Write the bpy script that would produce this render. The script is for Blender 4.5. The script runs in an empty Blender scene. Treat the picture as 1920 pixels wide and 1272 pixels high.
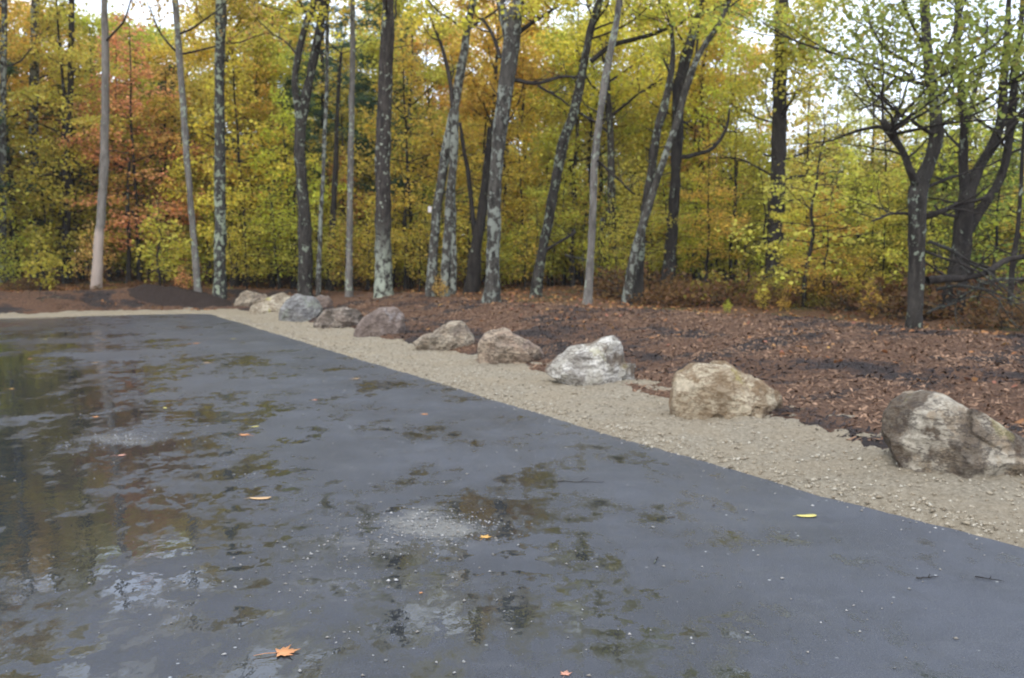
import bpy, math, random
import numpy as np
from mathutils import Vector

R = math.radians
SC = bpy.context.scene
COL = SC.collection
rng = np.random.default_rng(11)
random.seed(5)

# ------------------------------------------------------------------ camera
CAM_H = 1.6
F = 1813.0                      # focal length in photograph pixels (1920 wide)
PITCH = math.atan(156 / F)
cd = bpy.data.cameras.new('camera'); cam = bpy.data.objects.new('camera', cd); COL.objects.link(cam)
cam.location = (0, 0, CAM_H); cam.rotation_euler = (R(90) - PITCH, 0, 0)
cd.sensor_width = 36; cd.lens = F / 1920 * 36; cd.clip_end = 3000; cd.clip_start = 0.05
cd.dof.use_dof = True; cd.dof.focus_distance = 2.6; cd.dof.aperture_fstop = 5.2
SC.camera = cam

# ------------------------------------------------------------------ sky, sun, exposure
SUN_EL, SUN_AZ = R(48), R(200)  # azimuth clockwise from +Y (view direction)
w = bpy.data.worlds.new('World'); SC.world = w; w.use_nodes = True
nt = w.node_tree; nt.nodes.clear()
wo = nt.nodes.new('ShaderNodeOutputWorld'); bg = nt.nodes.new('ShaderNodeBackground')
sk = nt.nodes.new('ShaderNodeTexSky'); sk.sky_type = 'NISHITA'; sk.sun_disc = False
sk.sun_elevation = SUN_EL; sk.sun_rotation = SUN_AZ
mx = nt.nodes.new('ShaderNodeMix'); mx.data_type = 'RGBA'; mx.inputs[0].default_value = 0.88
tc = nt.nodes.new('ShaderNodeTexCoord'); nz = nt.nodes.new('ShaderNodeTexNoise')
nz.inputs['Scale'].default_value = 2.2; nz.inputs['Detail'].default_value = 5
mp = nt.nodes.new('ShaderNodeMapping'); mp.inputs['Scale'].default_value = (1, 1, 2.5)
cr = nt.nodes.new('ShaderNodeValToRGB')
cr.color_ramp.elements[0].position = 0.3; cr.color_ramp.elements[0].color = (1, 1, 1, 1)
cr.color_ramp.elements[1].position = 0.75; cr.color_ramp.elements[1].color = (1, 1, 1, 1)
cr.color_ramp.elements[0].color = (0.64, 0.74, 0.96, 1); cr.color_ramp.elements[1].color = (0.86, 0.92, 1.0, 1)
ml = nt.nodes.new('ShaderNodeVectorMath'); ml.operation = 'SCALE'; ml.inputs['Scale'].default_value = 18.5
L = nt.links.new
L(tc.outputs['Generated'], mp.inputs[0]); L(mp.outputs[0], nz.inputs['Vector']); L(nz.outputs['Fac'], cr.inputs[0])
L(cr.outputs[0], ml.inputs[0]); L(sk.outputs[0], mx.inputs[6]); L(ml.outputs[0], mx.inputs[7])
L(mx.outputs[2], bg.inputs[0]); bg.inputs[1].default_value = 0.1; L(bg.outputs[0], wo.inputs[0])
sd = bpy.data.lights.new('sun', 'SUN'); sun = bpy.data.objects.new('sun', sd); COL.objects.link(sun)
sd.energy = 1.5; sd.angle = R(18); sd.color = (1.0, 0.93, 0.82)
sv = Vector((math.sin(SUN_AZ) * math.cos(SUN_EL), math.cos(SUN_AZ) * math.cos(SUN_EL), math.sin(SUN_EL)))
sun.rotation_euler = sv.to_track_quat('Z', 'Y').to_euler(); sun.location = sv * 60
vs = SC.view_settings; vs.view_transform = 'Standard'; vs.look = 'None'; vs.exposure = 0.42; vs.gamma = 1
SC.render.engine = 'CYCLES'
cy = SC.cycles; cy.max_bounces = 9; cy.diffuse_bounces = 5; cy.glossy_bounces = 2; cy.transmission_bounces = 6
cy.transparent_max_bounces = 4; cy.caustics_reflective = False; cy.caustics_refractive = False
cy.sample_clamp_indirect = 6

# ------------------------------------------------------------------ noise
def _hash(ix, iy, iz):
    h = (ix.astype(np.int64) * 374761393 + iy.astype(np.int64) * 668265263 + iz.astype(np.int64) * 2147483647) & 0xffffffff
    h = ((h ^ (h >> 13)) * 1274126177) & 0xffffffff
    h = (h ^ (h >> 16)) & 0xffffffff
    return h / 4294967295.0
def vn(x, y, z=0.0):
    x, y, z = np.broadcast_arrays(np.asarray(x, float), np.asarray(y, float), np.asarray(z, float))
    ix, iy, iz = np.floor(x), np.floor(y), np.floor(z)
    fx, fy, fz = x - ix, y - iy, z - iz
    fx, fy, fz = fx*fx*(3-2*fx), fy*fy*(3-2*fy), fz*fz*(3-2*fz)
    r = 0
    for a in (0, 1):
        for b in (0, 1):
            for c in (0, 1):
                wgt = (fx if a else 1-fx) * (fy if b else 1-fy) * (fz if c else 1-fz)
                r = r + wgt * _hash(ix+a, iy+b, iz+c)
    return r * 2 - 1
def fbm(x, y, z=0.0, o=4, g=0.5):
    s, a, t = 0, 1.0, 0
    for k in range(o):
        s = s + a * vn(np.asarray(x)*2**k + 17.3*k, np.asarray(y)*2**k + 5.1*k, np.asarray(z)*2**k + 9.7*k); t += a; a *= g
    return s / t
def sstep(a, b, x):
    t = np.clip((np.asarray(x, float) - a) / (b - a), 0, 1); return t*t*(3-2*t)

# ------------------------------------------------------------------ objects helpers
def tag(o, label=None, cat=None, group=None, kind=None):
    if label: o['label'] = label
    if cat: o['category'] = cat
    if group: o['group'] = group
    if kind: o['kind'] = kind
    return o
def empty(name, loc):
    o = bpy.data.objects.new(name, None); o.empty_display_size = 0.2; o.location = loc; COL.objects.link(o); return o
def mesh_np(name, V, Fa, mat, smooth=False):
    """Fa: list of int arrays (n,3) or (n,4)"""
    V = np.asarray(V, np.float32)
    me = bpy.data.meshes.new(name)
    Fa = [np.asarray(f, np.int32) for f in Fa if len(f)]
    nl = sum(f.size for f in Fa); npoly = sum(len(f) for f in Fa)
    me.vertices.add(len(V)); me.vertices.foreach_set('co', V.ravel())
    me.loops.add(nl); me.polygons.add(npoly)
    me.loops.foreach_set('vertex_index', np.concatenate([f.ravel() for f in Fa]))
    st = np.concatenate([np.full(len(f), f.shape[1]) for f in Fa]); st = np.concatenate([[0], np.cumsum(st)[:-1]])
    me.polygons.foreach_set('loop_start', st.astype(np.int32))
    me.update(calc_edges=True); me.validate()
    if smooth: me.polygons.foreach_set('use_smooth', np.ones(len(me.polygons), bool))
    if mat: me.materials.append(mat)
    return me
def link(name, me, parent=None, loc=(0, 0, 0)):
    o = bpy.data.objects.new(name, me); o.location = loc; COL.objects.link(o)
    if parent: o.parent = parent
    return o
class MB:
    def __init__(s): s.V = []; s.Q = []; s.T = []; s.n = 0
    def add(s, V, Q=None, T=None):
        V = np.asarray(V, float)
        if Q is not None and len(Q): s.Q.append(np.asarray(Q) + s.n)
        if T is not None and len(T): s.T.append(np.asarray(T) + s.n)
        s.V.append(V); s.n += len(V)
    def mesh(s, name, mat, smooth=True):
        Fa = []
        if s.Q: Fa.append(np.concatenate(s.Q))
        if s.T: Fa.append(np.concatenate(s.T))
        return mesh_np(name, np.concatenate(s.V), Fa, mat, smooth)
def tube(mb, pts, rad, k=8, bump=0.0, seed=0.0):
    pts = np.asarray(pts, float); rad = np.asarray(rad, float); n = len(pts)
    tan = np.gradient(pts, axis=0); tan /= np.linalg.norm(tan, axis=1)[:, None] + 1e-9
    ref = np.array([0.3, 1.0, 0.1]) if abs(tan[0][1]) < 0.8 else np.array([1.0, 0.2, 0.1])
    V = np.zeros((n, k, 3)); a = np.arange(k) / k * 2 * math.pi
    for i in range(n):
        u = ref - tan[i] * ref.dot(tan[i]); u /= np.linalg.norm(u) + 1e-9; ref = u
        v = np.cross(tan[i], u)
        V[i] = pts[i] + rad[i] * (np.cos(a)[:, None] * u + np.sin(a)[:, None] * v)
    if bump:
        c = pts[:, None, :]; d = V - c
        f = 1 + bump * fbm(V[..., 0]*5+seed, V[..., 1]*5, V[..., 2]*2.2, 3)
        V = c + d * f[..., None]
    i = np.arange(n-1)[:, None]; j = np.arange(k)[None, :]
    q = np.stack([i*k+j, i*k+(j+1) % k, (i+1)*k+(j+1) % k, (i+1)*k+j], -1).reshape(-1, 4)
    V = V.reshape(-1, 3)
    V = np.vstack([V, pts[-1:] + tan[-1:] * rad[-1] * 0.5])
    t = np.stack([(n-1)*k + j[0], (n-1)*k + (j[0]+1) % k, np.full(k, n*k)], -1)
    mb.add(V, q, t)
def smooth_line(P, n):
    """Catmull-Rom through rows of P, n samples per span"""
    P = np.asarray(P, float)
    A = np.vstack([2*P[0]-P[1], P, 2*P[-1]-P[-2]]); out = []
    for i in range(1, len(A)-2):
        p0, p1, p2, p3 = A[i-1], A[i], A[i+1], A[i+2]
        for t in np.arange(n) / n:
            out.append(0.5*((2*p1)+(-p0+p2)*t+(2*p0-5*p1+4*p2-p3)*t*t+(-p0+3*p1-3*p2+p3)*t**3))
    out.append(P[-1]); return np.array(out)

# ------------------------------------------------------------------ view rays (to measure the place from the photograph)
cp, sp = math.cos(PITCH), math.sin(PITCH)
def ray(px, py):
    x = (px - 960) / F; v = -(py - 636) / F
    return np.array([x, cp + v*sp, -sp + v*cp])
def flat(px, py, h=0.0):
    d = ray(px, py); t = (h - CAM_H) / d[2]; return np.array([d[0]*t, d[1]*t])
def at(px, py, Y):
    d = ray(px, py); t = Y / d[1]; return np.array([d[0]*t, Y, CAM_H + d[2]*t])

# lot edge, right side (near to far), corner, then back side (to the left)
EPX = [(1920, 1027), (1810, 1000), (1685, 968), (1535, 930), (1360, 877), (1160, 822), (960, 762), (905, 745), (774, 703), (599, 651), (470, 612), (392, 589)]
right = [flat(*p) for p in EPX]
d0 = right[0] - right[3]; d0 /= np.linalg.norm(d0)
back = [flat(364, 588.5), flat(251, 590.5), flat(120, 594), flat(0, 597.5)]
bd = back[-1] - back[0]; bd /= np.linalg.norm(bd)
EDGE = np.array([right[0] + d0*40, right[0] + d0*12] + right + back + [back[-1] + bd*60])
# resample with smooth corner
def resample(P, step):
    seg = np.linalg.norm(np.diff(P, axis=0), axis=1); s = np.concatenate([[0], np.cumsum(seg)])
    q = np.arange(0, s[-1], step); return np.stack([np.interp(q, s, P[:, 0]), np.interp(q, s, P[:, 1])], -1), q
ED, ES = resample(EDGE, 0.05)
ker = np.hanning(25); ker /= ker.sum()
EDs = np.stack([np.convolve(np.pad(ED[:, k], 12, mode='edge'), ker, 'valid') for k in (0, 1)], -1)
tn = np.gradient(EDs, axis=0); tn /= np.linalg.norm(tn, axis=1)[:, None]
EN = np.stack([tn[:, 1], -tn[:, 0]], -1)       # outward
EN = np.stack([np.convolve(np.pad(EN[:, k], 12, mode='edge'), ker, 'valid') for k in (0, 1)], -1); EN /= np.linalg.norm(EN, axis=1)[:, None]
S_NEAR = 40 + 0.0                               # s at the photograph's right border
L1p, L1n = right[0], EN[np.argmin(np.abs(ES - 50))]
L2p, L2n = back[0], EN[-80]
def lotd(x, y):
    d1 = (x-L1p[0])*L1n[0] + (y-L1p[1])*L1n[1]; d2 = (x-L2p[0])*L2n[0] + (y-L2p[1])*L2n[1]
    return np.where((d1 > 0) & (d2 > 0), np.hypot(d1, d2), np.maximum(d1, d2))
def crest(x, y):                                 # how far the mulch reaches: wider on the right
    return 5.9 + 2.3 * sstep(-1.0, 6.5, x) - 2.1*sstep(-7, -11, x)*0 - 2.1*(1-sstep(-10.5, -7, x))
def G(x, y):
    x = np.asarray(x, float); y = np.asarray(y, float)
    d = lotd(x, y); c = crest(x, y)
    h = 0.40 * sstep(1.7, c, d) * (1 + 0.25*(1-sstep(-10, -6, x)))
    h = h - 0.16 * sstep(c+0.2, c+1.6, d) * sstep(1.5, 4, x) + 0.16*sstep(c+2.5, c+5, d) * sstep(1.5, 4, x)
    h = h + 0.42 * sstep(c+1.5, c+13, d)
    h = h + 0.05 * fbm(x*0.45, y*0.45, 0, 3) * sstep(1.8, 3.5, d) + 0.2 * fbm(x*0.11+3, y*0.11, 0, 2) * sstep(9, 18, d)
    h = h + 1.1 * sstep(60, 130, y)
    return h
def hit(px, py, maxd=80):
    d = ray(px, py); d = d / d[1]
    Y = np.linspace(2, maxd, 3000); z = CAM_H + d[2]*Y; g = G(d[0]*Y, Y)
    k = np.nonzero(z < g)[0]
    yy = Y[k[0]] if len(k) else maxd
    return np.array([d[0]*yy, yy, float(G(d[0]*yy, yy))])

# ------------------------------------------------------------------ material helpers
class NT:
    def __init__(s, name):
        s.m = bpy.data.materials.new(name); s.m.use_nodes = True; s.t = s.m.node_tree
        s.b = s.t.nodes['Principled BSDF']; s.o = s.t.nodes['Material Output']
        s.tc = s.n('ShaderNodeTexCoord')
    def n(s, t, **k):
        x = s.t.nodes.new(t)
        for a, b in k.items(): setattr(x, a, b)
        return x
    def l(s, a, b): s.t.links.new(a, b)
    def noise(s, scale, detail=4, rough=0.55, vec=None, st=(1, 1, 1), off=(0, 0, 0)):
        m = s.n('ShaderNodeMapping'); m.inputs['Scale'].default_value = st; m.inputs['Location'].default_value = off
        s.l(vec or s.tc.outputs['Object'], m.inputs[0]); x = s.n('ShaderNodeTexNoise')
        x.inputs['Scale'].default_value = scale; x.inputs['Detail'].default_value = detail; x.inputs['Roughness'].default_value = rough
        s.l(m.outputs[0], x.inputs['Vector']); return x.outputs['Fac']
    def vor(s, scale, feat='F1', st=(1, 1, 1), out='Distance'):
        m = s.n('ShaderNodeMapping'); m.inputs['Scale'].default_value = st
        s.l(s.tc.outputs['Object'], m.inputs[0]); x = s.n('ShaderNodeTexVoronoi', feature=feat)
        x.inputs['Scale'].default_value = scale; s.l(m.outputs[0], x.inputs['Vector']); return x.outputs[out]
    def ramp(s, fac, els):
        r = s.n('ShaderNodeValToRGB'); e = r.color_ramp.elements
        while len(e) < len(els): e.new(0.5)
        for i, (p, c) in enumerate(els):
            e[i].position = p; e[i].color = (*c, 1) if len(c) == 3 else c
        s.l(fac, r.inputs[0]); return r.outputs[0]
    def sm(s, fac, a, b):
        r = s.n('ShaderNodeMapRange', interpolation_type='SMOOTHSTEP')
        r.inputs[1].default_value = a; r.inputs[2].default_value = b; s.l(fac, r.inputs[0]); return r.outputs[0]
    def mix(s, f, a, b, blend='MIX'):
        x = s.n('ShaderNodeMix', data_type='RGBA', blend_type=blend)
        for i, v in ((0, f), (6, a), (7, b)):
            if isinstance(v, (int, float)): x.inputs[i].default_value = v
            elif isinstance(v, tuple): x.inputs[i].default_value = (*v, 1)
            else: s.l(v, x.inputs[i])
        return x.outputs[2]
    def math(s, op, a, b=0.0, clamp=False):
        x = s.n('ShaderNodeMath', operation=op, use_clamp=clamp)
        for i, v in ((0, a), (1, b)):
            if isinstance(v, (int, float)): x.inputs[i].default_value = v
            else: s.l(v, x.inputs[i])
        return x.outputs[0]
    def bump(s, h, st=0.5, dist=0.02, prev=None):
        b = s.n('ShaderNodeBump'); b.inputs['Strength'].default_value = st if isinstance(st, float) else 1.0
        if not isinstance(st, float): s.l(st, b.inputs['Strength'])
        b.inputs['Distance'].default_value = dist; s.l(h, b.inputs['Height'])
        if prev: s.l(prev, b.inputs['Normal'])
        return b.outputs[0]
    def set(s, color=None, rough=None, normal=None, spec=None):
        for k, v in (('Base Color', color), ('Roughness', rough), ('Normal', normal), ('Specular IOR Level', spec)):
            if v is None: continue
            if isinstance(v, (int, float)): s.b.inputs[k].default_value = v
            elif isinstance(v, tuple): s.b.inputs[k].default_value = (*v, 1)
            else: s.l(v, s.b.inputs[k])
        return s.m

# ------------------------------------------------------------------ materials
def m_asphalt():
    t = NT('wet_asphalt'); P = t.tc.outputs['Object']
    sep = t.n('ShaderNodeSeparateXYZ'); t.l(P, sep.inputs[0])
    # distance from the right-hand edge: the crown of the lot there is only damp, water lies further in
    dd = t.math('ADD', t.math('MULTIPLY', t.math('SUBTRACT', sep.outputs[0], float(L1p[0])), float(L1n[0])),
                t.math('MULTIPLY', t.math('SUBTRACT', sep.outputs[1], float(L1p[1])), float(L1n[1])))
    inner = t.sm(dd, -1.3, -4.2)
    far = t.sm(sep.outputs[1], 21.0, 11.0)
    big = t.noise(0.42, 4, 0.6, off=(3.1, 1.4, 0)); mid = t.noise(1.9, 6, 0.68, st=(1.1, 0.6, 1)); fine = t.noise(8, 6, 0.7, st=(1.1, 0.6, 1))
    pz = t.math('ADD', t.math('MULTIPLY', big, 0.46), t.math('ADD', t.math('MULTIPLY', mid, 0.55), t.math('MULTIPLY', fine, 0.25)))
    pz = t.math('ADD', pz, t.math('ADD', t.math('MULTIPLY', inner, 0.070), t.math('MULTIPLY', t.sm(dd, -3.4, -6.6), 0.095))); pz = t.math('ADD', pz, t.math('MULTIPLY', far, 0.04))
    rv = t.math('ABSOLUTE', t.math('SUBTRACT', t.noise(0.95, 5, 0.62, st=(0.75, 1.0, 1), off=(7.7, 3.3, 0)), 0.5))
    rv = t.math('MULTIPLY', t.sm(rv, 0.030, 0.006), t.math('MULTIPLY', inner, t.sm(big, 0.38, 0.5)))
    rg = t.sm(fine, 0.42, 0.56)
    pz = t.math('ADD', pz, t.math('MULTIPLY', t.math('MULTIPLY', rv, rg), 0.22))
    pud = t.sm(pz, 0.695, 0.785)                    # standing water
    film = t.sm(pz, 0.60, 0.74)                     # thin film
    base = t.mix(t.sm(t.noise(0.9, 7, 0.65), .35, .65), (0.022, 0.026, 0.037), (0.045, 0.051, 0.068))
    base = t.mix(t.math('MULTIPLY', t.sm(t.noise(2.6, 8, 0.75, st=(.7, 1.3, 1)), 0.5, 0.70), 0.45), base, (0.085, 0.090, 0.10))
    agg = t.noise(160, 2, 0.5)
    base = t.mix(t.math('MULTIPLY', t.sm(agg, 0.45, 0.7), .6), base, (0.13, 0.132, 0.14)); g2 = t.vor(70.0); base = t.mix(t.math('MULTIPLY', t.sm(g2, .22, .1), .5), base, (0.17, 0.17, 0.165))
    spk = t.sm(t.vor(9.0), 0.085, 0.05); spk = t.math('MULTIPLY', spk, t.sm(t.noise(1.7, 3), 0.45, 0.6))
    base = t.mix(spk, base, (0.42, 0.43, 0.42))
    base = t.mix(t.math('MULTIPLY', film, 0.25), base, (0.030, 0.034, 0.040))
    # washed out sand left in shallow streaks
    sand = None
    for (px, py, rx, ry, k) in ((225, 825, 0.5, 0.35, 1.3), (800, 968, 0.16, 0.32, 1.2), (840, 995, 0.16, 0.22, 1.2), (765, 985, .3, .3, .7), (790, 1000, 0.9, 0.6, .45), (350, 760, 1.2, .8, .3), (1000, 1130, .8, .4, .4), (640, 1110, .5, .4, .4), (960, 866, 0.4, 0.35, .6), (1130, 826, 0.8, 0.6, .35),
                                (70, 865, .6, .5, .55), (540, 1080, .4, .35, .3), (700, 1010, .7, .6, .4), (1400, 985, .5, .25, .25), (1080, 720, 1.0, 1.2, .0)):
        c = flat(px, py)
        dx = t.math('MULTIPLY', t.math('SUBTRACT', sep.outputs[0], float(c[0])), 1/rx)
        dy = t.math('MULTIPLY', t.math('SUBTRACT', sep.outputs[1], float(c[1])), 1/ry)
        q = t.math('ADD', t.math('MULTIPLY', dx, dx), t.math('MULTIPLY', dy, dy))
        e = t.math('MULTIPLY', t.math('EXPONENT', t.math('MULTIPLY', q, -1.2)), k)
        sand = e if sand is None else t.math('ADD', sand, e)
    sn = t.noise(7, 6, 0.75); s2 = t.noise(30, 3, 0.7)
    s3 = t.noise(2.4, 5, 0.7, st=(0.6, 1.6, 1), off=(2, 9, 0))
    grain = t.math('ADD', t.math('MULTIPLY', sn, 0.5), t.math('ADD', t.math('MULTIPLY', s2, 0.45), t.math('MULTIPLY', s3, 0.9)))
    grain = t.math('MULTIPLY', t.math('SUBTRACT', grain, 0.78), 2.6, True)
    sm = t.sm(t.math('MULTIPLY', sand, grain), 0.12, 1.0)
    base = t.mix(t.math('MULTIPLY', sm, 0.55), base, (0.25, 0.24, 0.21))
    pud = t.math('MULTIPLY', pud, t.math('SUBTRACT', 1.0, t.math('MULTIPLY', sm, 0.8)))
    sheen = t.math('MULTIPLY', t.sm(dd, -1.6, -5.0), t.sm(t.noise(0.33, 4, 0.55, off=(6, 2, 0)), 0.26, 0.52))
    sheen = t.math('MAXIMUM', t.math('MULTIPLY', sheen, 0.9), t.math('MULTIPLY', film, 0.35))
    sheen = t.math('MULTIPLY', sheen, t.math('SUBTRACT', 1.30, t.noise(4, 5, .7, st=(1.1, .7, 1))), True)
    rough = t.math('SUBTRACT', 0.43, t.math('MULTIPLY', sheen, 0.38))
    rr = t.n('ShaderNodeMix', data_type='FLOAT'); t.l(pud, rr.inputs[0]); t.l(rough, rr.inputs[2]); rr.inputs[3].default_value = 0.035
    dry = t.math('SUBTRACT', 1.0, pud)
    n1 = t.bump(t.noise(110, 3, 0.7), t.math('MULTIPLY', dry, .9), 0.006)
    n2 = t.bump(t.noise(5.0, 4, 0.55, st=(1, 0.7, 1)), 0.13, 0.02, n1)
    base = t.mix(t.math('MULTIPLY', pud, 0.75), base, (0.018, 0.020, 0.019)); t.set(base, rr.outputs[0], n2); t.b.inputs['IOR'].default_value = 1.48
    return t.m
def m_gravel():
    t = NT('crusher_gravel'); n = t.noise(28, 6, 0.7); big = t.noise(1.3, 4)
    c = t.ramp(n, [(0.25, (0.12, 0.097, 0.065)), (0.5, (0.30, 0.255, 0.18)), (0.75, (0.48, 0.42, 0.32))])
    c = t.mix(t.sm(big, 0.35, 0.7), c, (0.33, 0.26, 0.165), 'MIX'); c = t.mix(0.6, c, t.ramp(n, [(0.3, (0.18, 0.148, 0.10)), (0.7, (0.43, 0.375, 0.285))]))
    return t.set(c, 0.9, t.bump(t.noise(38, 6, 0.75), 1.0, 0.035), 0.2)
def m_mulch():
    t = NT('bark_mulch'); big = t.noise(0.9, 4, 0.6); n = t.noise(22, 6, 0.75, st=(1, 1.4, 1))
    c = t.ramp(n, [(0.3, (0.034, 0.020, 0.012)), (0.52, (0.125, 0.066, 0.038)), (0.72, (0.30, 0.165, 0.095))])  # sheet tones darkened: shade of the crevices between chips put into the colour
    c = t.mix(t.sm(big, 0.50, 0.60), c, t.ramp(n, [(0.3, (0.014, 0.011, 0.011)), (0.7, (0.06, 0.045, 0.040))]))
    return t.set(c, 0.85, t.bump(n, 1.0, 0.05), 0.25)
def m_litter():
    t = NT('leaf_litter_floor'); n = t.noise(14, 6, 0.75); big = t.noise(0.6, 3)
    c = t.ramp(n, [(0.3, (0.035, 0.022, 0.012)), (0.5, (0.12, 0.065, 0.035)), (0.7, (0.26, 0.14, 0.07))])
    c = t.mix(t.sm(big, 0.5, 0.7), c, (0.07, 0.075, 0.025))
    return t.set(c, 0.9, t.bump(n, 1.0, 0.06), 0.2)
def m_island(name, cols, rough=0.8, transl=0.0, spec=0.2, objcol=False, jitter=0.0):
    """pieces of one mesh, each with its own tone"""
    t = NT(name); g = t.n('ShaderNodeNewGeometry')
    c = t.ramp(g.outputs['Random Per Island'], [(i/(len(cols)-1) if len(cols) > 1 else 0, q) for i, q in enumerate(cols)])
    t.set(c, rough, None, spec)
    if transl:
        tr = t.n('ShaderNodeBsdfTranslucent'); t.l(c, tr.inputs[0]); ms = t.n('ShaderNodeMixShader'); ms.inputs[0].default_value = transl
        t.l(t.b.outputs[0], ms.inputs[1]); t.l(tr.outputs[0], ms.inputs[2]); t.l(ms.outputs[0], t.o.inputs[0])
    return t.m
def m_leaves():
    """autumn leaves: the tree's own colour (object colour), each leaf a little different, some turned further"""
    t = NT('autumn_leaves'); g = t.n('ShaderNodeNewGeometry'); oi = t.n('ShaderNodeObjectInfo')
    r = g.outputs['Random Per Island']
    h = t.n('ShaderNodeHueSaturation')
    clump = t.noise(0.75, 3, 0.6)
    hue = t.math('ADD', 0.477, t.math('MULTIPLY', t.math('SUBTRACT', 1.0, clump), 0.050))
    r2 = t.math('FRACT', t.math('MULTIPLY', r, 17.31))
    hue = t.math('ADD', hue, t.math('MULTIPLY', t.math('SUBTRACT', r2, 0.5), 0.035))
    t.l(hue, h.inputs['Hue']); h.inputs['Saturation'].default_value = 0.98
    val = t.math('ADD', 0.62, t.math('MULTIPLY', r, 0.75)); t.l(val, h.inputs['Value'])
    t.l(oi.outputs['Color'], h.inputs['Color'])
    c = t.mix(t.math('MULTIPLY', t.sm(t.math('FRACT', t.math('MULTIPLY', r, 5.77)), 0.92, 0.98), 0.45), h.outputs[0], (0.42, 0.18, 0.05))
    t.set(c, 0.55, None, 0.3)
    tr = t.n('ShaderNodeBsdfTranslucent'); t.l(c, tr.inputs[0]); ms = t.n('ShaderNodeMixShader'); ms.inputs[0].default_value = 0.56
    t.l(t.b.outputs[0], ms.inputs[1]); t.l(tr.outputs[0], ms.inputs[2]); t.l(ms.outputs[0], t.o.inputs[0])
    return t.m
def m_bark(name, dark, light, lichen=0.2, lcol=(0.31, 0.35, 0.26), base_lichen=0.0, scale=1.0, bare=None):
    t = NT(name); oi = t.n('ShaderNodeObjectInfo')
    off = t.n('ShaderNodeVectorMath', operation='SCALE'); cmb = t.n('ShaderNodeCombineXYZ')
    for i in range(3): t.l(oi.outputs['Random'], cmb.inputs[i])
    t.l(cmb.outputs[0], off.inputs[0]); off.inputs['Scale'].default_value = 40; t.o.label = name
    ad = t.n('ShaderNodeVectorMath', operation='ADD'); t.l(t.tc.outputs['Object'], ad.inputs[0]); t.l(off.outputs[0], ad.inputs[1]); v = ad.outputs[0]
    n = t.noise(11*scale, 6, 0.7, vec=v, st=(1, 1, 0.22)); m = t.noise(2.1, 4, 0.6, vec=v, st=(1, 1, 0.5))
    c = t.ramp(n, [(0.36, dark), (0.5, tuple((a+b)/2 for a, b in zip(dark, light))), (0.62, light)])
    mot = t.noise(7*scale, 4, 0.7, vec=v, st=(1, 1, .8)); c = t.mix(t.math('MULTIPLY', t.sm(mot, .5, .62), .55), c, dark)
    c = t.mix(t.math('MULTIPLY', t.sm(m, 0.4, 0.65), 0.5), c, tuple((a+b)*0.6 for a, b in zip(dark, light)))
    ln = t.noise(7.5, 5, 0.62, vec=v, st=(1, 1, 0.8)); l2 = t.noise(0.9, 2, 0.5, vec=v)
    th = 0.70 - lichen*0.30
    lm = t.sm(t.math('ADD', ln, t.math('MULTIPLY', t.math('SUBTRACT', l2, 0.5), 0.35)), th, th+0.035)
    sep = t.n('ShaderNodeSeparateXYZ'); t.l(t.tc.outputs['Object'], sep.inputs[0])
    if base_lichen:
        lm2 = t.math('MULTIPLY', t.sm(t.math('ADD', sep.outputs[2], t.math('MULTIPLY', n, 1.6)), base_lichen+1.1, base_lichen*0.4+.5), t.sm(mot, .62, .44))
        lm = t.math('MAXIMUM', lm, lm2)
    lc = t.mix(t.noise(30, 3, 0.6, vec=v), tuple(q*0.7 for q in lcol), tuple(min(1, q*1.25) for q in lcol))
    c = t.mix(t.math('MULTIPLY', lm, 0.8), c, lc)
    if bare:
        bm = t.math('MULTIPLY', t.sm(t.math('ADD', sep.outputs[2], t.math('MULTIPLY', m, 1.0)), bare+0.7, bare+0.35), 0.8); c = t.mix(bm, c, (0.46, 0.37, 0.31))
    return t.set(c, 0.85, t.bump(t.math('ADD', n, t.math('MULTIPLY', lm, .25)), 1.0, 0.06), 0.12)
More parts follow.
